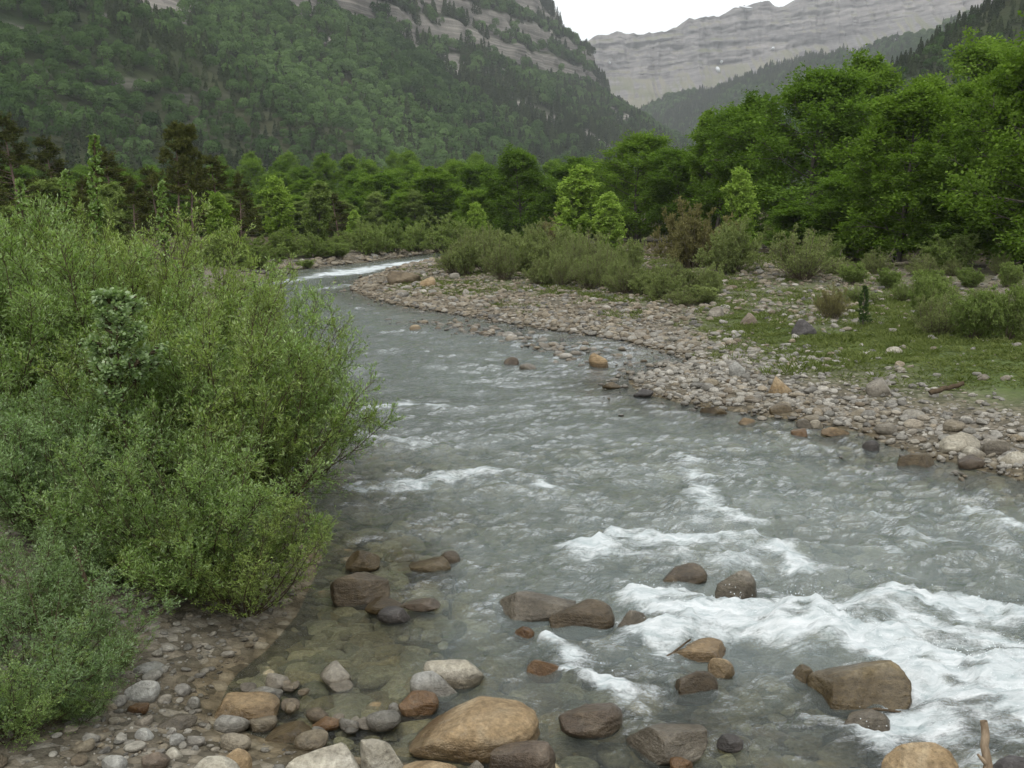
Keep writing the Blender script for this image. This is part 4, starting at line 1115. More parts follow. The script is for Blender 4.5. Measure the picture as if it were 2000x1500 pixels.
willow(2, 10, 6.5, 1110, 1.35, 5.2, 'willowblue', (0, .12), 'loose willow sprays hanging over the stones in the very corner')
willow(2, 150, 7.0, 1190, 1.1, 3.6, 'willow', (0, .08), 'thin low willow sprays beside the broken branch')

willow(2, -60, 6.0, 1230, 1.3, 0.8, 'willow', (0, .15), 'willow sprays nearest the viewer entering at the lower corner')
willow(2, 95, 6.35, 1290, 1.2, 2.6, 'willowblue', (0, .05), 'small loose willow sprays just inside the lower corner')

# pale compound-leaved sapling among the willows
ASH = plant_meshes('sapling', broadleaf(41, 2.4, 0.42, 0.5, 22, 6, 4, 14, 0.042, 0.3, 0.5, 0.010), LM['ash'], M_TWIG)
x = at(232, 600, 9.9)[0]; z = gz(x, 9.9)
plant('pale_sapling', ASH, (x, 9.9, z), at(232, 560, 9.9)[2] - z, 1.0, 0, None, (0, 0), 'stem', 'foliage', 'pale whitish-leaved sapling standing out among the willows', 'sapling')

# thin upright shoots above the willows
SHOOT = plant_meshes('shoot', broadleaf(43, 5.0, 0.30, 0.40, 30, 4, 2, 14, 0.06, 1.0, 2.2, 0.016), LM['willow'], M_TWIG)
for px, Y, top, lab in ((197, 15.5, 258, 'tallest thin leafy shoot rising above the willows'), (148, 17, 328, 'shorter leafy shoot left of the tallest one'), (68, 16, 345, 'thin shoot above the willows near the picture border'), (330, 17, 350, 'thin shoot above the willows nearest the pine pair')):
    x = at(px, 600, Y)[0]; z = gz(x, Y)
    plant('leafy_shoot', SHOOT, (x, Y, z), at(px, top, Y)[2] - z, 0.8, px, None, (0, 0), 'stem', 'foliage', lab, 'sapling', 'thin shoots over the willows')

# ---- right bank and valley trees
BEE = [plant_meshes('beech_a', broadleaf(51, 12, 4.2, 0.05, 44, 9, 4, 32, 0.185), LM['beech'], M_BARK),
       plant_meshes('beech_b', broadleaf(52, 12, 4.6, 0.08, 42, 9, 4, 32, 0.185, shape=0.8), LM['beech'], M_BARK),
       plant_meshes('beech_c', broadleaf(53, 12, 3.8, 0.04, 44, 9, 4, 32, 0.185, shape=1.15, rise=.35), LM['beech'], M_BARK),
       plant_meshes('beech_open', broadleaf(54, 12, 4.4, 0.28, 28, 8, 4, 30, 0.175, rise=.45, bend=.09), LM['beech'], M_BARK)]
POP = plant_meshes('poplar', broadleaf(61, 7, 1.9, 0.05, 38, 7, 4, 14, 0.19, 0.9, 1.0, 0.06), LM['poplar'], M_BARK)
PIN = [plant_meshes('pine_a', pine(71, 12, 3.0), LM['pine'], M_BARKP), plant_meshes('pine_b', pine(72, 12, 2.4, 0.5), LM['pine'], M_BARKP), plant_meshes('pine_c', pine(73, 12, 3.0, 0.2, 54), LM['pine'], M_BARKP)]


def tree(name, meshes, px, Y, top, wpx, mat, label, rz=None, group=None, lean=(0, 0), R0=4.2, H0=12.0):
    x = at(px, 420, Y)[0]; z = gz(x, Y) - 0.05
    h = at(px, top, Y)[2] - z
    wd = (wpx * Y / FPX / 2) / (R0 * h / H0)
    return plant(name, meshes, (x, Y, z), h, wd, rng.uniform(0, 6.28) if rz is None else rz, mat, lean, label=label, group=group)


G = 'leafy trees along the right bank'
for k, px, Y, top, w, mat, lab in (
 (1, 1590, 62, 108, 340, 'beechdark', 'tall domed dark green tree at the centre of the right bank wood'),
 (0, 1760, 50, 140, 340, 'beech', 'broad green tree with a pale visible trunk on the right bank'),
 (2, 1690, 76, 92, 300, 'beech', 'tree with the highest feathery top behind the domed one'),
 (2, 1860, 58, 140, 270, 'beech', 'green tree between the broad one and the border trees'),
 (0, 1985, 46, 60, 340, 'beechdark', 'dark dense tree at the right picture border'),
 (1, 2080, 42, -90, 420, 'beech', 'overhanging tree whose branches enter at the upper right corner'),
 (3, 1400, 80, 190, 260, 'beechdark', 'flat-topped dark tree with bare branches showing, left of the domed tree'),
 (1, 1245, 92, 246, 220, 'beech', 'rounded green tree left of the flat-topped one'),
 (0, 1022, 96, 278, 190, 'beechdark', 'rounded tree behind the head of the gravel bar'),
 (2, 1480, 72, 172, 240, 'beechdark', 'lower dark tree filling between flat-topped and domed trees'),
 (1, 1330, 88, 280, 200, 'beechdark', 'low dark tree under the flat-topped one'),
 (2, 1140, 100, 300, 200, 'beechdark', 'dark tree behind the larger bright poplar'),
 (0, 1660, 54, 330, 260, 'beechdark', 'low dark tree in the understorey of the right bank wood'),
 (1, 1900, 48, 300, 260, 'beechdark', 'low spreading tree beneath the border trees'),
 (2, 1790, 68, 130, 260, 'beech', 'slender green tree behind the broad one'),
 (0, 1930, 72, 45, 320, 'beech', 'tall tree rising behind the border trees'),
 (2, 855, 112, 322, 190, 'beech', 'round-crowned tree above the far willow bushes'),
 (0, 740, 118, 330, 190, 'beechdark', 'dark round tree beside the round-crowned tree'),
 (1, 930, 125, 315, 180, 'beechdark', 'dark tree between the round-crowned tree and the bar head'),
 (1, 1570, 56, 400, 200, 'beechdark', 'lowest dark tree at the foot of the domed tree'),
):
    tree('beech_tree', BEE[k], px, Y, top, w, mat, lab, group=G)

for px, Y, top, w, lab in ((1120, 62, 318, 130, 'larger bright yellow-green poplar on the bar, left of its twin'), (1190, 60, 372, 90, 'smaller bright poplar leaning beside the larger one'),
                           (1447, 50, 322, 95, 'slim bright yellow-green poplar beside the brown bush'), (935, 78, 392, 60, 'small yellowish poplar sapling at the head of the bar'),
                           (430, 60, 372, 90, 'bright green sapling right of the pine pair'), (545, 75, 340, 90, 'pale green young tree beyond the near willows'), (1385, 82, 205, 120, 'young bright tree with its top over the flat-topped tree'),
                           (690, 92, 408, 40, 'slim green sapling above the far willow bushes'), (620, 80, 350, 90, 'dull green young tree right of the pale green one')):
    tree('poplar_tree', POP, px, Y, top, w, 'beech' if 'top over' in lab else ('greenbush' if 'dull' in lab else None), lab, R0=1.9, H0=7.0, group='young poplars by the river')

for k, px, Y, top, w, lab in ((2, 60, 62, 215, 200, 'broad dark brown-green pine near the left picture border'), (1, 345, 58, 232, 110, 'left pine of the close pair with bare pale trunks'), (1, 374, 59, 238, 100, 'right pine of the close pair with bare pale trunks'),
                              (2, 130, 75, 262, 160, 'dark pine behind the broad one'), (2, 225, 70, 282, 170, 'low dark pine left of the bare-trunked pair'), (0, 280, 82, 276, 150, 'dark pine just left of the bare-trunked pair'), (2, 445, 72, 300, 170, 'dark brownish pine right of the bare-trunked pair'),
                              (0, 500, 88, 305, 130, 'brownish pine farther right of the bare-trunked pair'), (2, -40, 55, 235, 200, 'dark pine cut by the left picture border'), (2, 660, 98, 372, 100, 'small brownish conifer above the far bushes'), (0, 590, 96, 335, 110, 'thin dark pine behind the pale green young tree'), (2, 318, 66, 322, 120, 'low dark pine at the feet of the bare-trunked pair')):
    tree('pine_tree', PIN[k], px, Y, top, w, None, lab, R0=(3.0, 2.4, 3.0)[k], group='pines beyond the left bank')

# wood on the valley floor behind
n = 0
for Y0, cnt in ((125, 16), (150, 20), (185, 24), (230, 24)):
    for j in range(cnt):
        px = -60 + (1560 * (j + rng.uniform(0.1, 0.9)) / cnt)
        Y = Y0 * rng.uniform(0.93, 1.07)
        top = {125: 335, 150: 318, 185: 305, 230: 296}[Y0] + rng.uniform(-10, 14)
        if px < 420: top = max(top, 318)
        tree('beech_tree', BEE[int(rng.integers(0, 3))], px, Y, top, 110 * 150 / Y0 * rng.uniform(.85, 1.25), ['beech', 'beech', 'beechdark'][int(rng.integers(0, 3))] if px > 420 else 'beechdark',
             'leafy green tree in the wood on the valley floor below the mountain', group='wood on the valley floor')

for j in range(26):
    px = 380 + 640 * (j + rng.uniform(.2, .8)) / 26; Y = rng.uniform(104, 120)
    tree('beech_tree', BEE[j % 3], px, Y, rng.uniform(365, 405), rng.uniform(80, 120), ['beechdark', 'beech', 'greenbush'][j % 3], 'low young tree at the edge of the valley wood behind the far bushes', group='young trees at the wood edge')
ORD = 'first second third fourth fifth sixth seventh eighth ninth tenth eleventh twelfth thirteenth fourteenth fifteenth sixteenth seventeenth eighteenth nineteenth twentieth'.split()
for j in range(16):
    px = -80 + 560 * (j + rng.uniform(.2, .8)) / 16; Y = rng.uniform(48, 70)
    if 285 < px < 425: continue
    tree('pine_tree' if j % 3 == 0 else 'beech_tree', PIN[2] if j % 3 == 0 else BEE[j % 3], px, Y, rng.uniform(330, 372), rng.uniform(110, 160), None if j % 3 == 0 else ['beechdark', 'greenbush', 'greenbush'][j % 3], ('low dark conifer, ' if j % 3 == 0 else 'low leafy tree, ') + ORD[j] + ' from the left in the thicket behind the near willows', group='thicket behind the near willows')

# ---- bushes of the bar and the far bank
BUS = [plant_meshes('bush_a', shrub(81, 2.0, 1.3, 46, 18, 3, 0.10, 10, 7, 0.34, (3, 68), 1.5, .3, lo=.12), LM['olivebush'], M_TWIGB),
       plant_meshes('bush_b', shrub(82, 2.0, 1.0, 40, 18, 3, 0.10, 10, 7, 0.34, (2, 48), 1.5, .25, lo=.12), LM['olivebush'], M_TWIGB),
       plant_meshes('bush_twiggy', shrub(83, 2.0, 1.1, 48, 18, 3, 0.07, 6, 5, 0.32, (3, 58), 1.9, .3, lo=.15), LM['olivebush'], M_TWIGB)]


def bush(k, px, pyb, top, wpx, mat, label, group, hz=None, name='riverside_bush'):
    g = GP(px, pyb); Y = g[1]
    h = at(px, top, Y)[2] - g[2]
    V = BUS[k][1]
    R0 = BUSR[k]
    s = h / BUS[k][2]
    plant(name, BUS[k], (g[0], Y, g[2] - 0.04), h, max(0.5, (wpx * Y / FPX / 2) / (R0 * s)), rng.uniform(0, 6.28), mat, (0, 0), 'stems', 'foliage', label, 'bush', group)


BUSR = []
for w_, l_, h_ in BUS:
    co = np.empty(len(l_.vertices) * 3, np.float32); l_.vertices.foreach_get('co', co); co = co.reshape(-1, 3)
    BUSR.append(float(np.percentile(np.hypot(co[:, 0], co[:, 1]), 96)))

for k, px, pyb, top, w, mat, lab in (
 (0, 1352, 524, 378, 150, 'brownbush', 'largest rounded brownish bush on the bar'),
 (0, 1432, 524, 415, 120, 'olivebush', 'olive bush under the slim bright poplar'),
 (2, 1565, 560, 432, 150, 'olivebush', 'wide twiggy bush right of the brown bush'),
 (1, 1540, 500, 420, 110, 'greenbush', 'green bush at the wood edge behind the wide twiggy bush'),
 (2, 1625, 622, 545, 70, 'brownbush', 'low brown twiggy bush at the edge of the meadow'),
 (1, 1812, 640, 520, 80, 'greenbush', 'soft light green bush standing in the meadow'),
 (2, 1830, 655, 560, 110, 'olivebush', 'thin twiggy bush in front of the light green one'),
 (1, 1900, 662, 560, 90, 'greenbush', 'upright leafy bush right of the light green one'),
 (1, 1965, 664, 548, 90, 'greenbush', 'leafy bush at the right picture border'),
 (2, 2030, 668, 560, 90, 'greenbush', 'twiggy bush past the right picture border'),
 (1, 1855, 535, 452, 110, 'greenbush', 'pale leafy bush under the broad tree with the pale trunk'),
 (0, 1600, 520, 448, 90, 'greenbush', 'low bush at the wood edge under the domed tree'),
 (2, 1090, 492, 412, 100, 'brownbush', 'grey-brown twiggy bush in front of the larger poplar'),
 (2, 1160, 535, 440, 110, 'olivebush', 'tall twiggy bush at the crest of the bar'),
 (0, 935, 520, 462, 110, 'olivebush', 'olive bush at the head of the bar'),
 (1, 1010, 520, 452, 110, 'olivebush', 'second olive bush from the head of the bar'),
 (0, 890, 525, 485, 60, 'greenbush', 'low bush nearest the water at the head of the bar'),
 (2, 1235, 470, 425, 80, 'olivebush', 'small bush right of the poplars'),
):
    bush(k, px, pyb, top, w, mat, lab, 'bushes on the gravel bar')
ORD = 'first second third fourth fifth sixth seventh eighth ninth tenth eleventh twelfth thirteenth fourteenth fifteenth sixteenth seventeenth eighteenth nineteenth twentieth'.split()
for j in range(36):
    t = (j % 18) / 17; row = j // 18
    px = 885 + t * 480 + rng.uniform(-16, 16) + 20 * row; pyb = 530 + t * 68 - 16 * row + rng.uniform(-7, 7)
    bush([2, 1, 2, 0][j % 4], px, pyb, pyb - rng.uniform(52, 118) * (1.1 - 0.35 * t), rng.uniform(50, 95), 'olivebush', 'low olive willow, %s from the bar head in the %s row of the scrub strip' % (ORD[j % 18], ('front', 'back')[row]), 'scrub strip on the bar')
for j in range(15):
    px = 1635 + 26 * j + rng.uniform(-9, 9); pyb = (536, 562, 590)[j % 3] + rng.uniform(-6, 6)
    bush([2, 1, 2][j % 3], px, pyb, pyb - rng.uniform(34, 62), rng.uniform(45, 80), ['olivebush', 'greenbush', 'greenbush'][j % 3], 'small wispy bush, %s from the left in the undergrowth before the right bank wood' % ORD[j], 'undergrowth before the wood')
for px, pyb, top, w, lab in ((655, 512, 468, 70, 'light green bush overhanging the stones of the far left shore'), (715, 505, 422, 95, 'first tall rounded willow bush on the far bank'), (765, 500, 424, 90, 'second tall rounded willow bush on the far bank'),
                             (815, 496, 428, 90, 'third tall rounded willow bush on the far bank'), (865, 492, 412, 110, 'largest rounded willow bush at the river bend'), (905, 490, 430, 80, 'last rounded willow bush before the bar'),
                             (560, 516, 440, 110, 'broad olive bush on the far left bank'), (610, 514, 452, 80, 'smaller olive bush right of the broad one'), (500, 530, 455, 110, 'olive bush half hidden by the near willows'), (598, 524, 505, 40, 'small mossy clump on the far left shore stones'),
                             (440, 520, 440, 110, 'dull green bush seen over the near willows'), (670, 500, 448, 90, 'bush behind the light green overhanging one')):
    bush(0 if w > 75 else 1, px, pyb, top, w, 'greenbush', lab, 'bushes on the far bank')

# small spruce in the meadow
rr = np.random.default_rng(5)
g = GP(1685, 636)
SPR = plant_meshes('spruce', pine(91, 2.2, 0.5, 0.05, 60, 6, 22, 0.09, 0.03), leaf_mat('spruce_needle', (0.022, 0.045, 0.014), (0.075, 0.12, 0.04), .15), M_BARK)
plant('young_spruce', SPR, (g[0], g[1], g[2]), at(1685, 556, g[1])[2] - g[2], 0.95, 0, None, label='small young spruce standing alone in the meadow', cat='tree')

# ---- forests on the slopes
def blob(seed, n, conif):
    r = np.random.default_rng(seed)
    if conif:
        t = r.random(n) ** 0.7; z = 0.08 + 0.92 * (1 - t) ; rad = 0.20 * t ** 0.9 * r.uniform(0.7, 1.1, n) + .01
        az = r.uniform(0, 6.283, n); b_ = np.stack([rad * np.cos(az), rad * np.sin(az), z], 1)
        nn = nrm(np.stack([np.cos(az), np.sin(az), 0.6 + 0 * az], 1) + r.normal(0, .35, (n, 3))); L = r.uniform(0.05, 0.10, n)
    else:
        v = nrm(r.normal(size=(n, 3))); v[:, 2] = np.where(v[:, 2] < -0.4, -v[:, 2], v[:, 2])
        f = 1 + 0.25 * fbm3(v * 1.8 + seed, 2, seed)
        b_ = v * np.array([0.36, 0.36, 0.42]) * (f * r.uniform(0.75, 1.0, n))[:, None] + np.array([0, 0, 0.56])
        nn = nrm(v + r.normal(0, .45, (n, 3))); L = r.uniform(0.055, 0.11, n)
    dd = perp(nn, r)
    b_ = b_ - dd * (L / 2)[:, None]
    return leaves(b_, dd, nn, L, L * 0.85)


M_FB = leaf_mat('forest_broadleaf', (0.024, 0.056, 0.012), (0.125, 0.205, 0.068), 0.25, kind='INSTANCER')
M_FC = leaf_mat('forest_conifer', (0.018, 0.030, 0.012), (0.060, 0.080, 0.032), 0.15, kind='INSTANCER')
FOR = proto_collection('forest_kind', [mesh_np('fb%d' % i, *blob(200 + i, 420, False), False, M_FB) for i in range(4)] + [mesh_np('fc%d' % i, *blob(220 + i, 320, True), False, M_FC) for i in range(3)])


def forest(name, V, F, n, hgt, conif, label, steep=0.66, seed=0, pale=None, bare=None):
    p, up = sample_surface(V, F, n, bare)
    ok = in_view(p) & (up > steep + 0.10 * fbm2(p[:, 0] / 30, p[:, 1] / 30, 2, seed)) & (p[:, 2] > -3)
    p, up = p[ok], up[ok]
    # keep trees off one another a little: one per cell
    c = np.floor(p[:, :2] / (hgt * 0.28)).astype(int); _, u = np.unique(c[:, 0] * 100003 + c[:, 1], return_index=True)
    p = p[u]; m = len(p)
    f = fbm2(p[:, 0] / 110, p[:, 1] / 110, 4, seed + 1) + conif(p)
    isc = f + rng.normal(0, 0.24, m) > 0
    idx = np.where(isc, 4 + rng.integers(0, 3, m), rng.integers(0, 4, m))
    tint = np.clip(0.38 + 0.35 * fbm2(p[:, 0] / 60, p[:, 1] / 60, 3, seed + 2) + rng.normal(0, 0.2, m), 0, 1)
    if pale is not None: tint = np.clip(tint + pale(p), 0, 1)
    h = hgt * rng.uniform(0.5, 1.3, m) * np.where(isc, 1.12, 1.0) * np.clip(p[:, 1] / 850, 0.62, 1.05)
    p[:, 2] -= 0.06 * h
    return scatter(name, FOR, p, np.stack([h * rng.uniform(.9, 1.15, m), h * rng.uniform(.9, 1.15, m), h], 1), rots(m), idx, tint, label=label, category='forest')


def scr(p):
    dz = p[:, 2] - CAM_H
    cz = p[:, 1] * CA - dz * SA; c_ = p[:, 1] * SA + dz * CA
    return 1000 + FPX * p[:, 0] / cz, 750 - FPX * c_ / cz


def left_conif(p):
    d = (p[:, 2] - 150) / 180
    return 0.02 + 0.22 * np.clip(d, -1, 1)


def pale_patch(p):      # a paler stand of young broadleaf on the mid slope
    a = np.array([-75., 560.]); 
    t = np.exp(-(((p[:, 0] + 105) / 75) ** 2 + ((p[:, 1] - 640) / 90) ** 2))
    return 0.55 * t


forest('forest_left', VL, FL, 130000, 13.0, lambda p: left_conif(p) - 0.9 * pale_patch(p), 'dense mixed forest covering the steep mountainside left of the river', steep=0.52, seed=300, pale=pale_patch, bare=BL)
forest('forest_spur', V2, F2, 22000, 13.0, lambda p: 0.22 + 0 * p[:, 0], 'dark conifer forest on the spur at the valley end', 0.62, 320, bare=B2)
forest('forest_ridge', VR, FR, 26000, 12.0, lambda p: 0.02 + 0 * p[:, 0], 'hazy green forest on the ridge below the far cliffs', 0.6, 340)
forest('forest_right', VH, FH, 26000, 10.0, lambda p: -0.10 + 0.006 * (p[:, 2] - 60), 'green forest climbing the slope behind the right bank trees', 0.55, 360)

# ------------------------------------------------------------------ cobbles: the largest one by one, the rest as gravel
COB = [mesh_np('cobble', *rock_verts(400 + i, 3, [2.1, 2.4, 2.8][i % 3], 1 + i % 4), True, M_COB) for i in range(9)]
CLEAR = np.array([(b[0], b[1], max(b[2], b[3])) for b in BOULD])


def put_cobble(px, py, wpx, label, group, flat=0.5, sink=0.25):
    g = GP(px, py) if py else px
    if np.any(np.hypot(CLEAR[:, 0] - g[0], CLEAR[:, 1] - g[1]) < CLEAR[:, 2] * 0.9): return False
    g[2] = gz(g[0], g[1])
    w = wpx * (g[1] * CA + 3 * SA) / FPX / 2
    hz = w * flat * rng.uniform(0.75, 1.2)
    z = g[2] + hz * (1 - 2 * sink)
    if g[2] < 0: z = max(z, rng.uniform(-0.1, 0.5) * hz)
    link('cobble', COB[int(rng.integers(0, 9))], loc=(g[0], g[1], z), rot=(rng.normal(0, .12), rng.normal(0, .12), rng.uniform(0, 6.28)),
         scale=(w, w * rng.uniform(0.6, 0.95), hz), label=label, category='cobble', group=group)
    return True


def quadpt(q):
    s, t = rng.random(2)
    a, b, c, d = map(np.array, q)
    return (a * (1 - s) + b * s) * (1 - t) + (d * (1 - s) + c * s) * t


for quad, n, sz, lab, grp in (
 ([(1330, 745), (1700, 775), (1750, 850), (1420, 792)], 60, (18, 34), 'cobble lying among many on the gravel bar beside the main river', 'cobbles on the gravel bar'),
 ([(1640, 800), (2000, 830), (2000, 905), (1780, 872)], 40, (22, 44), 'cobble on the near corner of the gravel bar', 'cobbles at the bar corner'),
 ([(860, 632), (960, 640), (1300, 715), (1190, 735)], 50, (14, 28), 'small stone poking out of the shallow riffle on the mid-river shoal', 'stones of the mid-river shoal'),
 ([(700, 560), (830, 528), (1000, 575), (900, 606)], 40, (14, 28), 'brownish rock in the rubble at the upstream tip of the bar', 'rocks of the bar tip'),
 ([(1180, 640), (1440, 660), (1420, 700), (1290, 675)], 22, (15, 28), 'stone along the bar side of the narrow side channel', 'stones by the side channel'),
 ([(1380, 540), (1560, 545), (1600, 590), (1420, 575)], 16, (12, 22), 'stone on the heap of rubble behind the scrub', 'stones of the rubble heap'),
 ([(60, 1300), (330, 1270), (400, 1480), (100, 1490)], 46, (18, 46), 'small cobble on the shaded near bank under the willows', 'cobbles of the near bank'),
 ([(430, 1335), (690, 1300), (770, 1440), (450, 1465)], 30, (26, 70), 'flat stone lying in the calm shallows at the near bank', 'flat stones in the near shallows'),
 ([(1560, 680), (1980, 735), (1980, 765), (1600, 715)], 12, (14, 26), 'pale stone half sunk in the edge of the meadow', 'stones in the meadow'),
):
    for _ in range(n):
        q = quadpt(quad); put_cobble(q[0], q[1], sz[0] + (sz[1] - sz[0]) * rng.random() ** 2, lab, grp)

PEB = proto_collection('gravel_kind', [mesh_np('pebble%d' % i, *rock_verts(430 + i, 2, [2.1, 2.5, 2.9][i % 3], 1 + i % 3), True, M_GRAV) for i in range(7)])


def gravel(name, x, y, size, label, flat=0.55, sink=0.3, tlo=0.0, thi=1.0, brown=None, grey=None, coll=None):
    z = ground_z(x, y); n = len(x)
    tn = tlo + (thi - tlo) * rng.random(n)
    if brown is not None: tn = np.where(rng.random(n) < brown, rng.choice([0.22, 0.27, 0.48, 0.52, 0.73, 1.0], n), tn)
    if grey is not None: tn = np.where(rng.random(n) < grey, rng.choice([0.0, 0.12, 0.37, 0.62, 0.87], n), tn)
    s = size; h = s * flat * rng.uniform(0.7, 1.2, n)
    zz = z + h * (1 - 2 * sink)
    zz = np.where(z < -0.02, np.maximum(zz, rng.uniform(-.7, .45, n) * h), zz)
    return scatter(name, coll or PEB, np.stack([x, y, zz], 1), np.stack([s, s * rng.uniform(.6, .95, n), h], 1), rots(n, 0.15), rng.integers(0, 7, n),
                   tn, label=label, category='gravel')


def cloud(xy0, xy1, n):
    return rng.uniform(xy0[0], xy1[0], n), rng.uniform(xy0[1], xy1[1], n)


# gravel of the bar: denser toward the water, thinned in the meadow and the wood
x, y = cloud((-10, 13), (26, 72), 260000)
keep = (np.abs(x) < 0.62 * y + 1)
x, y = x[keep], y[keep]
ds = seg_dist(x, y, RIVER, True); ins = inside(x, y, RIVER)
right = (x > 1.0) | (y > 22)
dens = np.exp(-ds / 7.0) * (~ins) + 0.30 * ins * np.exp(-(seg_dist(x, y, SHOAL) / 0.8) ** 2) + 0.25 * ins * np.exp(-ds / .35)
dens = np.maximum(dens, 0.8 * np.exp(-((x - 11) / 4) ** 2 - ((y - 44) / 7) ** 2) * (~ins))
mm = meadow_mask(x, y)
dens *= (1 - 0.93 * mm) * right * np.clip(24 / y, 0.2, 1) * (0.55 + 0.45 * sstep(-.3, .2, fbm2(x * .4, y * .4, 3, 36)))
k = rng.random(len(x)) < dens * 1.0
x, y = x[k], y[k]
sz = 0.022 + 0.095 * rng.random(len(x)) ** 3.2
sz *= np.clip(y / 22, 0.8, 1.25)
gravel('bar_gravel', x, y, sz, 'pale grey and tan gravel covering the bar across the river', brown=sstep(22, 40, y) * 0.8, grey=sstep(30, 20, y) * 0.6)
# near bank: damp, darker pebbles
M_GRAVN = rock_mat('near_gravel_stone', [tuple(np.array(c) * (0.85, 0.85, 0.84)) for c in COBBLE_COLS], wet=True, dark=0.55, kind='INST', top=0.05)
PEBN = proto_collection('near_gravel_kind', [mesh_np('near_pebble%d' % i, *rock_verts(445 + i, 2, [2.1, 2.5, 2.9][i % 3], 1 + i % 3), True, M_GRAVN) for i in range(7)])
x, y = cloud((-7, 5.0), (1.0, 13), 17000)
ds = seg_dist(x, y, RIVER, True); ins = inside(x, y, RIVER)
k = (~ins) & (rng.random(len(x)) < 0.75 * np.exp(-ds / 3.0))
gravel('near_bank_gravel', x[k], y[k], 0.009 + 0.032 * rng.random(k.sum()) ** 3 + 0.05 * (rng.random(k.sum()) < .03) * rng.random(k.sum()), 'mixed grey and brown pebbles on the near bank under the willows', coll=PEBN, grey=np.full(k.sum(), .6), flat=.45)
# river bed
x, y = cloud((-6, 5), (9, 17), 15000)
ds = seg_dist(x, y, RIVER, True); ins = inside(x, y, RIVER)
k = ins & (rng.random(len(x)) < np.where((x < 0.5) & (y < 9.5), 0.9, 0.4))
x, y = x[k], y[k]; s = 0.05 + 0.17 * rng.random(len(x)) ** 2.2
z = np.minimum(ground_z(x, y) + s * 0.15, -0.05 - s * 0.3)
M_BED = rock_mat('river_bed_stone', [tuple(np.array(c) * (1.15, 1.02, 0.74)) for c in COBBLE_COLS], wet=False, kind='INST')
BED = proto_collection('bed_kind', [mesh_np('bed%d' % i, *rock_verts(460 + i, 3, 2.5, 2 + i % 3), True, M_BED) for i in range(5)])
scatter('riverbed_stones', BED, np.stack([x, y, z], 1), np.stack([s, s * .8, s * .42], 1), rots(len(x), .12), rng.integers(0, 5, len(x)), rng.random(len(x)),
        label='brown and olive stones on the river bed seen through the water', category='stones')
# far left shore stones
x, y = cloud((-24, 55), (-4, 95), 9000)
ds = seg_dist(x, y, RIVER, True); ins = inside(x, y, RIVER)
k = (~ins) & (ds < 1.8) & (x < -5) & (rng.random(len(x)) < .6)
gravel('far_bank_rubble', x[k], y[k], 0.08 + 0.22 * rng.random(k.sum()) ** 2.5, 'line of brown rubble along the far left shore', brown=np.full(k.sum(), .85))

# ------------------------------------------------------------------ spray thrown up by the rapids
wx_, wy_, wz_, wf_ = WATER
pk = np.where((wf_ > 0.95) & (wy_ < 14), (wf_ - 0.9) * wy_ ** 2, 0); pk = pk / pk.sum()
j = rng.choice(len(wx_), 1300, p=pk)
hh = rng.exponential(0.045, len(j))
M_SPRAY, nt = newmat('spray'); finish(nt, N(nt, 'ShaderNodeBsdfDiffuse', {'Color': (0.82, 0.86, 0.88, 1)}).outputs[0])
DRP = proto_collection('drop_kind', [mesh_np('drop%d' % i, *rock_verts(480 + i, 1, 2.0, 0), True, M_SPRAY) for i in range(2)])
ss = 0.0015 + 0.0030 * rng.random(len(j)) ** 3
scatter('water_spray', DRP, np.stack([wx_[j] + rng.normal(0, .03, len(j)), wy_[j] + rng.normal(0, .03, len(j)), wz_[j] + hh], 1), np.stack([ss * rng.uniform(1, 2.2, len(j)), ss, ss], 1), rots(len(j), .6), rng.integers(0, 2, len(j)), rng.random(len(j)),
        label='white droplets of spray above the rapids', category='spray')

# ------------------------------------------------------------------ grass
def tuft(seed, n, h, w):
    r = np.random.default_rng(seed)
    az = r.uniform(0, 6.283, n); b_ = np.stack([np.cos(az), np.sin(az), 0 * az], 1) * (0.10 * np.sqrt(r.random(n)))[:, None]
    d = nrm(np.stack([np.cos(az) * .5, np.sin(az) * .5, 0.8 + 0 * az], 1) + r.normal(0, .3, (n, 3)))
    return leaves(b_, d, nrm(r.normal(size=(n, 3))), h * r.uniform(.5, 1.1, n), w)


M_GRASS = leaf_mat('grass_blade', (0.075, 0.100, 0.028), (0.185, 0.215, 0.075), 0.3, kind='INSTANCER')
TUF = proto_collection('grass_kind', [mesh_np('tuft%d' % i, *tuft(500 + i, 22, 0.16, 0.016), False, M_GRASS) for i in range(4)])
x, y = cloud((2, 18), (34, 62), 60000)
mm = meadow_mask(x, y)
ds = seg_dist(x, y, RIVER, True); ins = inside(x, y, RIVER)
patch = 0.38 * sstep(0.0, 0.45, fbm2(x * 0.5, y * 0.5, 3, 33)) * sstep(1.2, 4, ds)
k = (~ins) & (rng.random(len(x)) < np.maximum(mm * 0.75, patch * 0.6)) & (x < 0.66 * y)
x, y = x[k], y[k]; n = len(x)
hh = np.where(rng.random(n) < 0.05, 1.3, 0.5) * rng.uniform(.6, 1.2, n)
scatter('meadow_grass', TUF, np.stack([x, y, ground_z(x, y) - .01], 1), np.stack([1.6 + 0 * hh, 1.6 + 0 * hh, hh], 1), rots(n), rng.integers(0, 4, n), np.clip(rng.normal(.5, .22, n), 0, 1),
        label='short green grass of the meadow behind the gravel bar', category='grass')
x, y = cloud((-6, 20), (16, 62), 26000)
ds = seg_dist(x, y, RIVER, True); ins = inside(x, y, RIVER)
k = (~ins) & (ds > 0.8) & (rng.random(len(x)) < 0.55 * sstep(-.15, .3, fbm2(x * .6, y * .6, 3, 35)) * sstep(.6, 3.5, ds)) & ((x > 1) | (y > 30))
x, y = x[k], y[k]; n = len(x)
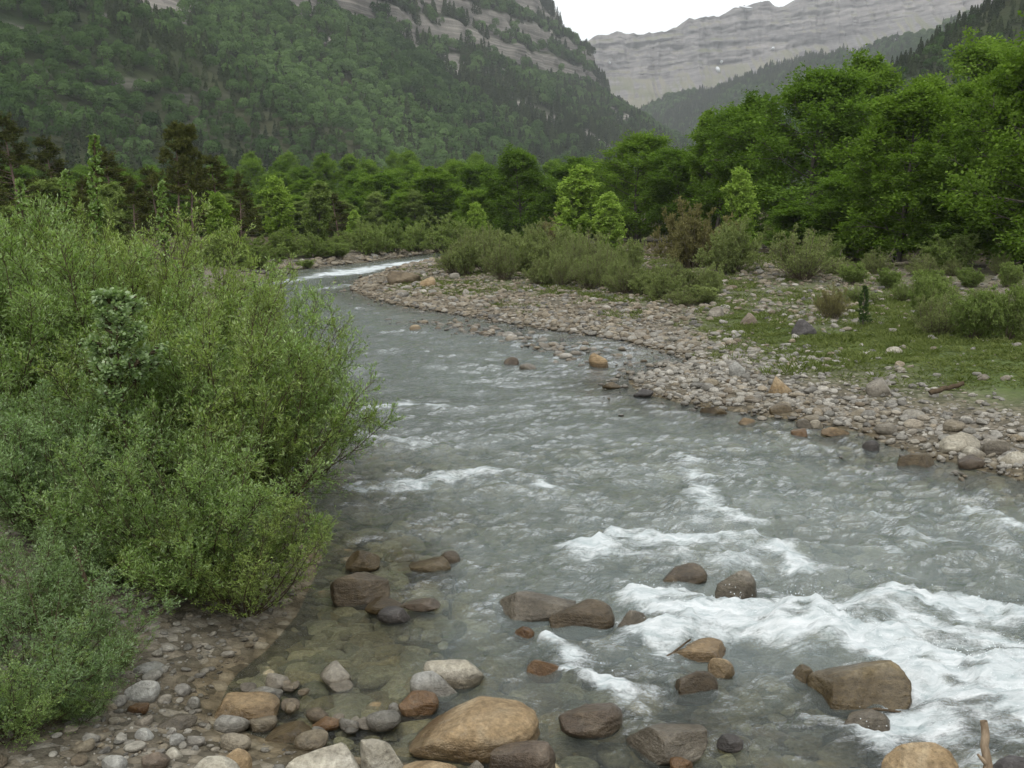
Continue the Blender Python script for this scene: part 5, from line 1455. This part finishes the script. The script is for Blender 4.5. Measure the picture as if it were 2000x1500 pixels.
scatter('bar_weeds', TUF, np.stack([x, y, ground_z(x, y)], 1), np.stack([1.6 + 0 * x, 1.6 + 0 * x, rng.uniform(.4, 1.2, n)], 1), rots(n), rng.integers(0, 4, n), np.clip(rng.normal(.5, .2, n), 0, 1),
        label='sparse green weeds between the stones of the bar', category='weeds')

# ------------------------------------------------------------------ driftwood
M_DRIFT = bark_mat('driftwood', (0.16, 0.115, 0.075), (0.40, 0.32, 0.23), 14)
M_DRIFTD = bark_mat('driftwood_dark', (0.045, 0.035, 0.025), (0.12, 0.09, 0.06), 14)


M_LOG = bark_mat('weathered_log', (0.07, 0.06, 0.048), (0.17, 0.15, 0.12), 10)


def stick(name, pts, r0, r1, mat, label, stubs=(), cat='driftwood'):
    pts = np.array(pts, float)
    t = np.linspace(0, 1, len(pts)); tt = np.linspace(0, 1, 14)
    q = np.stack([np.interp(tt, t, pts[:, k]) for k in range(3)], 1)
    q[1:-1] += rng.normal(0, r0 * 0.18, (12, 3))
    parts = [tubes(q[None], r0, r1, 8)]
    for (i, d, l, rr_) in stubs:
        s = grow(q[i][None], np.array([d], float), np.array([l]), 4, 0, .08, rng)
        parts.append(tubes(s, rr_, rr_ * .35, 6))
    V, F = join(parts)
    c = q[0].copy(); V = V - c
    link(name, mesh_np(name, V, F, True, mat), loc=tuple(c), label=label, category=cat)


a = at(1930, 1515, 5.75); b = at(1921, 1408, 5.85)
stick('driftwood_stick', [a - [0.0, 0.02, 0.35], a, b], 0.036, 0.024, M_DRIFT, 'pale upright driftwood stick at the lower corner', [(8, (-1, -.1, .8), .10, .022)])
p0 = at(1285, 1297, P(1300, 1290)[1]); p1 = at(1310, 1277, P(1300, 1290)[1])
stick('caught_twig', [p0 - [0.03, 0, .03], p0, p1, p1 + [.18, .12, .07]], 0.012, 0.007, M_DRIFTD, 'dark twig caught on the flat tan boulder', cat='twig')
p0 = at(1715, 1385, P(1740, 1400)[1]); p1 = at(1770, 1393, P(1740, 1400)[1])
stick('caught_twig', [p0 - [.1, 0, .01], p0, p1, p1 + [.08, 0, -.02]], 0.012, 0.008, M_DRIFTD, 'thin dark stick lying at the foot of the olive block', cat='twig')
g1 = GP(235, 1285); g2 = GP(165, 1215)
stick('broken_branch', [g1 + [.1, -.05, .04], g1 + [-.1, 0, .12], g2 + [.05, 0, .30], g2 + [-.08, .1, .62]], 0.028, 0.015, M_DRIFTD, 'broken dark branch with a pale split leaning on the near bank', [(3, (1, -.2, .1), .22, .012), (5, (-.8, -.3, .5), .4, .012), (9, (.8, 0, .7), .4, .010)], cat='branch')
for j, (l, r_, pyb, lab) in enumerate(((1690, 1800, 527, 'grey fallen log with snapped branches at the wood edge'), (1600, 1690, 534, 'thin bleached log left of the fallen log'), (1815, 1880, 782, 'brown driftwood plank on the gravel bar'))):
    g1 = GP(l, pyb); g2 = GP(r_, pyb - 3)
    stick('fallen_log', [g1 + [0, 0, .12], (g1 + g2) / 2 + [0, 0, .2], g2 + [0, 0, .28]], [.13, .06, .05][j], [.06, .03, .04][j], M_LOG if j != 2 else M_DRIFTD, lab,
          [(4, (.5, .2, 1), .9, .04), (7, (-.6, -.2, .8), .7, .035), (10, (.7, .1, .9), .8, .03)][:3 if j == 0 else 1 if j == 1 else 0], 'log')

# ------------------------------------------------------------------ haze of the valley air
M_HAZE, nt = newmat('haze')
pv = N(nt, 'ShaderNodeVolumePrincipled', {'Color': (0.92, 0.96, 1.0, 1), 'Density': 0.00013, 'Anisotropy': 0.0})
o = nt.nodes.new('ShaderNodeOutputMaterial'); nt.links.new(pv.outputs[0], o.inputs['Volume'])
zt = 620.0
for vv in (VL, V2, VR, VH): zt = max(zt, float(vv[:, 2].max()) + 40)
zt = max(zt, float(RF[..., 2].max()) + 40)
hb = np.array([(x, y, z) for x in (-3900, 3900) for y in (-1200, 4600) for z in (-60, zt)], float)
hf = np.array([(0, 1, 3, 2), (4, 6, 7, 5), (0, 4, 5, 1), (2, 3, 7, 6), (0, 2, 6, 4), (1, 5, 7, 3)])
link('haze', mesh_np('haze', hb, hf, False, M_HAZE), kind='stuff')
